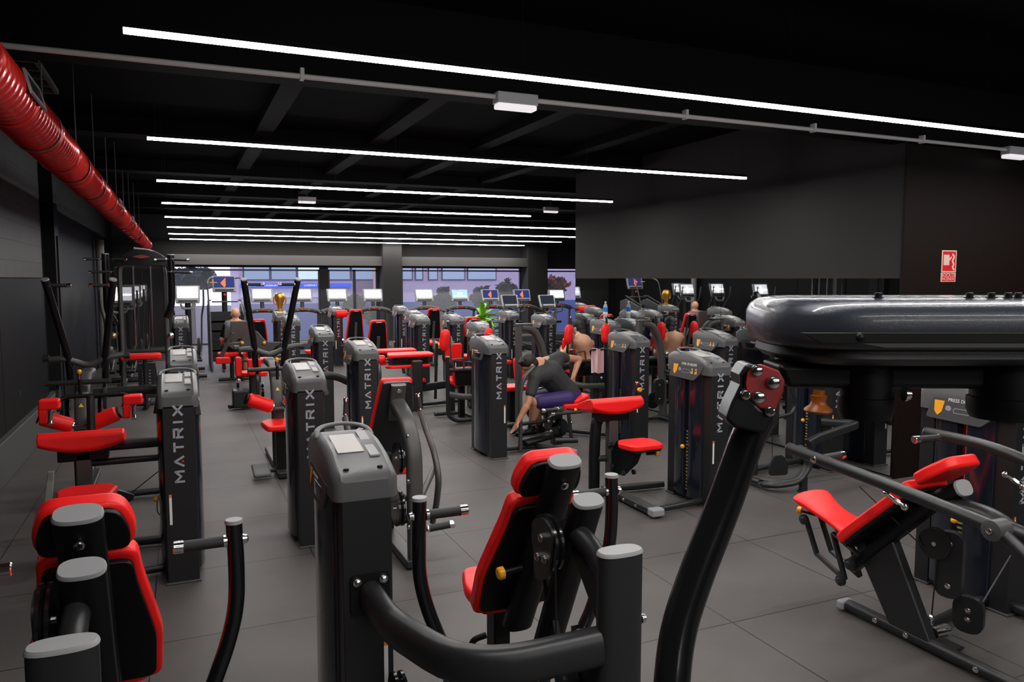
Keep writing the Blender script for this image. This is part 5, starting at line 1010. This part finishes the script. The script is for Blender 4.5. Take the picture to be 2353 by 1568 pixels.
def plant(x, y, h, label, bright, seed, n=26, L=.55):
    rnd = random.Random(seed); t = thing('potted_plant', (x, y, 0), label, 'plant', None)
    obj('pot', MB().lathe((x, y, 0), (0, 0, 1), [(0, .15), (.02, .17), (.40, .21), (.42, .21), (.42, .18), (.36, .17)], 20), 'black', t)
    b = MB(); st_ = MB()
    for i in range(n):
        a = rnd.random()*6.28; el = rnd.uniform(.0, .95); l = L*rnd.uniform(.6, 1.1); base = V((x, y, h*rnd.uniform(.62, .95))); d = V((math.cos(a)*math.cos(el), math.sin(a)*math.cos(el), math.sin(el)))
        pts = [base + d*l*k/6 + V((0, 0, -.35*l*(k/6)**2)) for k in range(7)]; sd = d.cross(V((0, 0, 1))).normalized()
        up_, dn = [], []
        for k, p in enumerate(pts): w_ = .055*math.sin(math.pi*min(1, (k+.6)/6.6))+.003; up_.append(p+sd*w_+V((0, 0, w_*.5))); dn.append(p-sd*w_+V((0, 0, w_*.5)))
        vs = up_+pts+dn; fs = []
        for k in range(6): fs += [[k, k+1, 7+k+1, 7+k], [7+k, 7+k+1, 14+k+1, 14+k]]
        b.add(vs, fs, 0 if rnd.random() < .8 else 1); st_.tube([(x, y, .38), (x+.02*math.cos(a), y+.02*math.sin(a), h*.5), tuple(base)], .007, n=5)
    obj('leaves', b, [mat('leaf_'+str(seed), bright, .4, var=.3), mat('leaf_y'+str(seed), (bright[0]*1.5, bright[1]*1.2, bright[2]), .4)], t, smooth=80); obj('stems', st_, mat('stem_'+str(seed), (.08, .16, .03), .6), t)
c = atY(1108, 702, 16.2); plant(c.x, 16.2, c.z-.12, 'bright green leafy plant standing among the machines before the windows', (.22, .50, .03), 3, 54, .62)
c = atY(1128, 735, 15.6); plant(c.x+.35, 15.5, c.z, 'dull dark green plant just under the bright one', (.05, .11, .04), 5, 40, .42)
# ================================================================ the street outside
YF = 37.0
mFac = mat('lilac_facade', (.50, .43, .52), .85, var=.1); mFacL = mat('pale_facade', (.60, .60, .72), .85)
struct('trim_50', MB().bb(-14, 40, YB+.2, 90, -1.1, -1.0), mat('asphalt', (.06, .06, .065), .9)); 
def facade():
    zc = lambda py: atY(900, py, YF).z
    R = thing('building', (10, YF, -1), 'lilac office building across the street with strip windows and blue sign band', 'building')
    X0 = atY(548, 640, YF).x; X1 = atY(1250, 640, YF).x
    obj('wall', MB().bb(X0, X1+14, YF, YF+6, -1, 9), mFac, R)
    z0, z1 = atY(650, 645, YF).z, atY(650, 622, YF).z
    b0 = MB()
    for (a, c) in ((558, 742), (745, 865), (922, 948), (953, 972), (983, 1006), (1014, 1068), (1073, 1140)):
        xa, xc = atY(a, 640, YF).x, atY(c, 640, YF).x; n = max(1, round((xc-xa)/1.15))
        for i in range(n):
            u0 = xa+(xc-xa)*i/n; u1 = xa+(xc-xa)*(i+1)/n; f = obj('window', MB().bb(u0, u1, YF-.05, YF, z0, z1+.9), mat('navy_frame', (.03, .04, .12), .5) if 'nf' not in M else M['nf'], R); M['nf'] = f.data.materials[0]
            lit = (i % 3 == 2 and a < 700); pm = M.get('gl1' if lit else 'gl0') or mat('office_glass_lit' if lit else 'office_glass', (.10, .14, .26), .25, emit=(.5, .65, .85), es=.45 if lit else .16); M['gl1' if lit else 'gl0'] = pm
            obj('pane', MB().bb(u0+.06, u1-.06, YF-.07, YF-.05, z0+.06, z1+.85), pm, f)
    xa, xc = atY(552, 655, YF).x, atY(806, 655, YF).x; za, zb = atY(650, 661, YF).z, atY(650, 651.5, YF).z
    s = obj('sign_band', MB().bb(xa, xc, YF-.2, YF-.02, za, zb), mat('blue_sign', (.015, .06, .42), .5, emit=(.01, .06, .5), es=.35), R)
    b = MB(); wt = mat('sign_letters', (.7, .75, .9), .5, emit=(.6, .7, 1), es=.35)
    for px in (575, 622, 712): put_text(b, 'LASERNET', (zb-za)*.62, (atY(px, 656, YF).x, YF-.21, (za+zb)/2), (1, 0, 0), (0, 0, 1), 0, .004, 1.1)
    obj('sign_lettering', b, wt, s)
    obj('shopfront', MB().bb(xa, atY(742, 655, YF).x, YF-.08, YF, atY(650, 684, YF).z, za), mFacL, R)
    obj('plinth', MB().bb(X0, X1+14, YF-.3, YF, -1, atY(650, 698, YF).z), mat('blue_plinth', (.05, .09, .26), .7), R)
    obj('pilaster', MB().bb(atY(856, 640, YF).x, atY(866, 640, YF).x, YF-.15, YF, -1, 9), mat('cream_pilaster', (.6, .45, .38), .8), R)
    obj('shutter', MB().bb(atY(812, 640, YF).x, atY(855, 640, YF).x, YF-.05, YF, -1, atY(830, 646, YF).z), mat('mauve_shutter', (.26, .17, .22), .8), R)
facade()
def tree(x, y, z0, h, r, label, cols, seed, n=1500):
    rnd = random.Random(seed); t = thing('tree', (x, y, -1), label, 'tree', 'trees across the street'); obj('trunk', MB().tube([(x, y, -1), (x+.05, y, z0+h*.5)], .12, taper=lambda k: 1-.6*k), mat('bark'+str(seed), (.05, .035, .03), .9), t)
    b = MB()
    for q in range(5): b.ball((x+rnd.uniform(-.3, .3)*r, y, z0+h*(.25+.12*q)), (r*.55, r*.5, h*.2), 0, 6)
    for i in range(n):
        while True:
            p = V((rnd.uniform(-1, 1), rnd.uniform(-1, 1), rnd.uniform(-1, 1)))
            if p.length < 1: break
        wob = .75+.35*math.sin(p.x*5+seed)*math.cos(p.z*6)
        c = V((x+p.x*r*wob, y+p.y*r*wob, z0+h/2+p.z*h/2*wob)); a = V((rnd.uniform(-1, 1), rnd.uniform(-1, 1), rnd.uniform(-1, 1))).normalized(); q = a.cross(V((.3, .2, .9))).normalized(); s = rnd.uniform(.08, .2)
        b.add([c-a*s, c-q*s*.6, c+a*s, c+q*s*.6], [[0, 1, 2, 3]], rnd.randrange(len(cols)))
    obj('foliage', b, [mat('leafs%d_%d' % (seed, k), tuple(q*.55 for q in cc), .8) for k, cc in enumerate(cols)], t)
for i, (px, py, w_, hh, lab, cols) in enumerate(((1018, 690, 50, 85, 'dark bushy tree with thin top outside the right window', [(.035, .045, .04), (.06, .045, .03), (.03, .06, .05)]), (1108, 685, 62, 70, 'round grey-green tree outside the right window', [(.05, .07, .06), (.07, .08, .06)]), (1162, 680, 60, 90, 'brownish tree outside at the right end of the window', [(.08, .06, .05), (.06, .07, .05)]),
        (815, 700, 60, 50, 'dark shrub-like tree behind the treadmills left of the column', [(.04, .06, .045), (.08, .06, .03)]), (440, 640, 120, 60, 'dark blue-green tree outside the far left window', [(.02, .06, .08), (.03, .08, .07)]), (1275, 655, 80, 50, 'tree with rusty red leaves outside the far right window', [(.25, .07, .03), (.12, .05, .03), (.30, .12, .04)]), (1010, 700, 90, 40, 'low dark hedge tree behind the far treadmills', [(.03, .05, .03), (.06, .05, .02)]), (860, 725, 60, 60, 'yellow-green shrub seen under the left treadmills', [(.12, .14, .03), (.06, .09, .03)]))):
    Y = 31+i*.35; c = atY(px, py, Y); k = Y*.94/F_PX; tree(c.x, Y, c.z-hh*k/2, hh*k, w_*k/2, lab, cols, 11+i)
# ================================================================ people
def tcap(b, a, ra, c, rc, mi=0, n=14):
    a, c = V(a), V(c); t = (c-a); L = t.length; t = t/L if L > 1e-6 else V((0, 0, 1)); prof = []
    for k in range(1, 6): q = math.pi/2*k/6; prof.append((-ra*math.cos(q), ra*math.sin(q)))
    prof.append((0, ra)); prof.append((L, rc))
    for k in range(5, 0, -1): q = math.pi/2*k/6; prof.append((L+rc*math.cos(q), rc*math.sin(q)))
    return b.lathe(a, t, prof, n, mi)
def skin(name, b, m, parent, vox=.012, sm=4, origin=None):
    o = obj(name, b, m, parent, smooth=180, origin=origin)
    r = o.modifiers.new('remesh', 'REMESH'); r.mode = 'VOXEL'; r.voxel_size = vox; r.use_smooth_shade = True
    s = o.modifiers.new('smooth', 'SMOOTH'); s.factor = .6; s.iterations = sm
    return o
def hand(b, w, d, side, up_, s=1., curl=.5):
    """palm and five fingers from wrist w along d; side = direction of the thumb"""
    w, d, side, up_ = V(w), V(d).normalized(), V(side).normalized(), V(up_).normalized()
    for k in (-1, -.33, .33, 1): tcap(b, w+d*.01*s+side*k*.018*s, .015*s, w+d*.085*s+side*k*.028*s, .012*s)
    for k, L in ((-1, .058), (-.33, .072), (.33, .078), (1, .070)):
        p = w+d*.09*s+side*k*.029*s; e1 = (d+up_*-curl*.5).normalized(); e2 = (d-up_*curl*1.3).normalized(); q = p+e1*L*.5*s; tcap(b, p, .0095*s, q, .009*s, n=8); tcap(b, q, .009*s, q+e2*L*.5*s, .0075*s, n=8)
    p = w+d*.03*s+side*.03*s; q = p+(d*.5+side*.9).normalized()*.04*s; tcap(b, p, .013*s, q, .011*s, n=8); tcap(b, q, .011*s, q+(d*.9+side*.3-up_*.4).normalized()*.035*s, .009*s, n=8)
def ell(b, c, ax, ay, az, A, mi=0, n=10):
    c = V(c); i0 = len(b.v); b.ball((0, 0, 0), (1, 1, 1), mi, n)
    for i in range(i0, len(b.v)): p = b.v[i]; b.v[i] = c + A[0]*p.x*ax + A[1]*p.y*ay + A[2]*p.z*az
def head(b, hb, c, fwd, upv, s=1., hair=True, long_=0):
    """c centre of the skull; b skin mesh, hb hair mesh"""
    f = V(fwd).normalized(); u = (V(upv)-f*f.dot(V(upv))).normalized(); r = f.cross(u); A = (r, f, u); c = V(c)
    ell(b, c+u*.015*s, .074*s, .092*s, .098*s, A); ell(b, c+f*.028*s-u*.05*s, .056*s, .066*s, .065*s, A); ell(b, c+f*.062*s-u*.092*s, .028*s, .022*s, .02*s, A)
    tcap(b, c+f*.088*s+u*.0*s, .009*s, c+f*.108*s-u*.032*s, .013*s, n=8)
    ell(b, c+f*.088*s-u*.066*s, .024*s, .01*s, .006*s, A); ell(b, c+f*.087*s-u*.077*s, .022*s, .01*s, .006*s, A)
    for q in (-1, 1):
        ell(b, c+r*.076*s*q-f*.008*s-u*.012*s, .010*s, .020*s, .032*s, A); ell(b, c+r*.032*s*q+f*.083*s+u*.016*s, .02*s, .010*s, .006*s, A)
    if hair:
        ell(hb, c+u*.035*s-f*.012*s, .083*s, .098*s, .093*s, A); ell(hb, c-f*.03*s-u*.01*s, .078*s, .078*s, .085*s, A)
        for k in range(26): a = k*2.4; ell(hb, c+u*(.075+.022*math.cos(k*1.7))*s+r*math.cos(a)*.05*s+f*(math.sin(a)*.06+.01)*s, .022*s, .022*s, .016*s, A, n=5)
        if long_: ell(hb, c-f*.06*s-u*.07*s, .06*s, .04*s, .10*s, A)
    return A
def man_reaching():
    W = lambda px, py, Y: atY(px, py, Y)
    t = thing('person', (4.05, 8.0, 0), 'person in dark grey shirt and purple shorts, bent over reaching for the weight pin', 'person')
    pel = W(1306, 908, 8.08); wst = W(1288, 888, 8.07); che = W(1262, 858, 8.05); nb = W(1240, 838, 8.02); LS = W(1229, 868, 7.86); RS = W(1284, 822, 8.18); hd = W(1216, 838, 7.98)
    LE = W(1214, 925, 7.80); LW = W(1190, 970, 7.78); RE = W(1331, 826, 8.26); RW = W(1317, 868, 8.14)
    LK = W(1228, 926, 7.92); RK = W(1226, 915, 8.25); LA = W(1222, 978, 8.0); RA = W(1240, 975, 8.3); LH = W(1303, 918, 7.95); RH = W(1306, 905, 8.22)
    fwd = (W(1196, 858, 7.98)-hd); fwd = (V((-.75, .10, -.62))); upv = V((-.5, 0, .8))
    b = MB(); hb = MB(); A = head(b, hb, hd, fwd, upv, 1.04)
    tcap(b, hd+V((.03, 0, -.03)), .058, nb, .062); 
    tcap(b, pel, .15, wst, .135); tcap(b, wst, .135, che, .15); tcap(b, che, .14, nb, .09); tcap(b, LS, .065, nb, .07); tcap(b, RS, .065, nb, .07); tcap(b, LS, .06, che, .12); tcap(b, RS, .06, che, .12)
    tcap(b, LS, .056, LE, .043); tcap(b, LE, .043, LW, .027); tcap(b, LE+(LW-LE)*.25, .046, LE+(LW-LE)*.5, .038); tcap(b, RS, .056, RE, .043); tcap(b, RE, .044, RW, .027)
    for h_, k_, a_ in ((LH, LK, LA), (RH, RK, RA)):
        tcap(b, h_, .09, k_, .06); tcap(b, k_, .058, a_, .04); tcap(b, k_+(a_-k_)*.2+V((.03, 0, 0)), .055, k_+(a_-k_)*.55+V((.02, 0, 0)), .045)
        tcap(b, a_, .04, a_+V((-.02, 0, -.06)), .038)
    hand(b, LW, (LE-LW)*-1+V((-.02, 0, -.02)), V((0, -1, .1)), V((1, 0, .2)), 1.05, .6); hand(b, RW, V((-.2, -.1, -1)), V((-1, 0, 0)), V((1, 0, 0)), 1.0, .8)
    skin('body', b, 'skin', t, .009, 5)
    skin('hair', hb, 'hair', t, .008, 2)
    s = MB(); g = .014
    tcap(s, pel+V((-.03, 0, .03)), .152+g, wst, .137+g); tcap(s, wst, .137+g, che, .15+g); tcap(s, che, .142+g, nb-(nb-che)*.12, .082+g); tcap(s, LS, .068+g, nb-(nb-che)*.1, .07); tcap(s, RS, .068+g, nb-(nb-che)*.1, .07); tcap(s, LS, .064+g, che, .125+g); tcap(s, RS, .064+g, che, .125+g)
    tcap(s, LS, .064+g, LS+(LE-LS)*.62, .052+g); tcap(s, RS, .064+g, RS+(RE-RS)*.28, .054+g)
    skin('shirt', s, mat('dark_grey_shirt', (.030, .031, .032), .75, bump=.9, bscale=14), t, .010, 5)
    s = MB(); tcap(s, pel+V((0, 0, -.02)), .168, (LH+RH)/2, .15)
    for h_, k_ in ((LH, LK), (RH, RK)): tcap(s, h_, .118, h_+(k_-h_)*.86, .088)
    skin('shorts', s, mat('purple_shorts', (.030, .014, .11), .6, bump=.9, bscale=18), t, .010, 4)
    for a_ in (LA, RA):
        s = MB(); q = a_+V((-.02, 0, -.07)); tcap(s, q+V((.06, 0, .0)), .042, q+V((-.06, 0, -.005)), .042); tcap(s, q+V((-.06, 0, -.005)), .042, q+V((-.17, -.02, -.02)), .032); tcap(s, a_, .045, q, .045); skin('shoe', s, 'black', t, .010, 2)
    r, f, u = A
    e = MB(); ell(e, hd-r*.084*1.04*(-1 if r.y > 0 else 1)*1 - u*.018, .01, .012, .014, A, n=6); tcap(e, hd-r*.084*(-1 if r.y > 0 else 1)-u*.02, .005, hd-r*.082*(-1 if r.y > 0 else 1)-u*.045+f*.01, .004, n=8)
    obj('earbud', e, 'white', t)
man_reaching()
def shirtless():
    Y = 10.2; W = lambda px, py, q=0: atY(px, py, Y+q)
    t = thing('person', (5.75, Y, 0), 'shirtless person with black hair seen from behind, seated near the mirror', 'person')
    hd = W(1330, 752, .1); nb = W(1334, 772, .05); che = W(1339, 790, 0); wst = W(1345, 815, 0); pel = V((wst.x+.02, Y, .68)); LS = W(1316, 784, 0); RS = W(1356, 790, 0)
    b = MB(); hb = MB(); head(b, hb, hd, V((-.2, 1, -.25)), V((-.15, .2, 1)), 1.05, long_=1)
    tcap(b, hd, .058, nb, .06); tcap(b, pel, .15, wst, .125); tcap(b, wst, .125, che, .15); tcap(b, che, .14, nb, .08); tcap(b, LS, .06, nb, .06); tcap(b, RS, .06, nb, .06); tcap(b, LS, .07, che, .11); tcap(b, RS, .07, che, .11)
    for S, q in ((LS, -1), (RS, 1)):
        E_ = S+V((q*.12, .08, -.22)); Wr = E_+V((-q*.08, .2, .05)); tcap(b, S, .055, E_, .042); tcap(b, E_, .042, Wr, .028); hand(b, Wr, V((-q*.2, 1, .1)), V((0, 0, 1)), V((q, 0, 0)), 1, .7)
        H_ = pel+V((q*.1, .05, -.02)); K_ = H_+V((q*.1, .42, -.06)); A_ = K_+V((0, .02, -.42)); tcap(b, H_, .09, K_, .06); tcap(b, K_, .058, A_, .04); tcap(b, A_, .04, A_+V((0, .14, -.06)), .03)
    skin('body', b, mat('light_skin', (.62, .34, .21), .5, var=.06), t, .011, 5); skin('hair', hb, mat('black_hair', (.008, .008, .009), .55, bump=.6, bscale=120), t, .01, 2)
    s = MB(); tcap(s, pel, .165, pel+V((0, .03, .02)), .165)
    for q in (-1, 1): H_ = pel+V((q*.1, .05, -.02)); tcap(s, H_, .11, H_+V((q*.08, .34, -.05)), .085)
    skin('shorts', s, 'black', t, .012, 3)
shirtless()
def bald():
    Y = 15.75; W = lambda px, py, q=0: atY(px, py, Y+q)
    t = thing('person', (.95, Y, 0), 'bald person in grey and black top seen from behind, sitting far back on the left', 'person')
    hd = W(541, 722); nb = W(541, 738); che = W(541, 760); wst = W(541, 785); pel = V((wst.x, Y, .62)); LS = W(521, 748); RS = W(563, 748)
    b = MB(); hb = MB(); head(b, hb, hd, V((0, 1, -.1)), V((0, 0, 1)), 1.08, hair=False)
    tcap(b, hd, .06, nb, .062); tcap(b, pel, .15, wst, .14); tcap(b, wst, .14, che, .15); tcap(b, che, .14, nb, .08); tcap(b, LS, .07, nb, .07); tcap(b, RS, .07, nb, .07)
    ar = []
    for S, q in ((LS, -1), (RS, 1)):
        E_ = S+V((q*.10, .02, -.27)); Wr = E_+V((-q*.02, .2, -.1)); ar.append((S, E_)); tcap(b, S, .055, E_, .043); tcap(b, E_, .043, Wr, .028); hand(b, Wr, V((0, 1, -.3)), V((-q, 0, 0)), V((0, 0, 1)), 1, .7)
        H_ = pel+V((q*.1, .05, 0)); K_ = H_+V((q*.1, .42, -.04)); A_ = K_+V((0, .05, -.42)); tcap(b, H_, .09, K_, .06); tcap(b, K_, .058, A_, .04); tcap(b, A_, .04, A_+V((0, .14, -.06)), .03)
    skin('body', b, mat('warm_skin', (.66, .34, .20), .45), t, .011, 5)
    s = MB(); tcap(s, pel, .165, wst, .155); tcap(s, wst, .155, che, .165)
    for S, E_ in ar: tcap(s, S, .075, che, .13); tcap(s, S, .07, S+(E_-S)*.75, .056)
    for q in (-1, 1): H_ = pel+V((q*.1, .05, 0)); tcap(s, H_, .11, H_+V((q*.09, .40, -.04)), .08)
    skin('clothes', s, 'black', t, .012, 4)
    s = MB(); tcap(s, LS+V((.03, -.02, .02)), .085, RS+V((-.03, -.02, .02)), .085); tcap(s, LS+V((.04, -.05, -.02)), .08, LS+V((.0, -.06, -.22)), .06); tcap(s, che+V((0, -.05, .02)), .14, che+V((-.02, -.06, -.05)), .13)
    skin('grey_towel_top', s, mat('grey_cotton', (.14, .145, .16), .85), t, .012, 4)
bald()
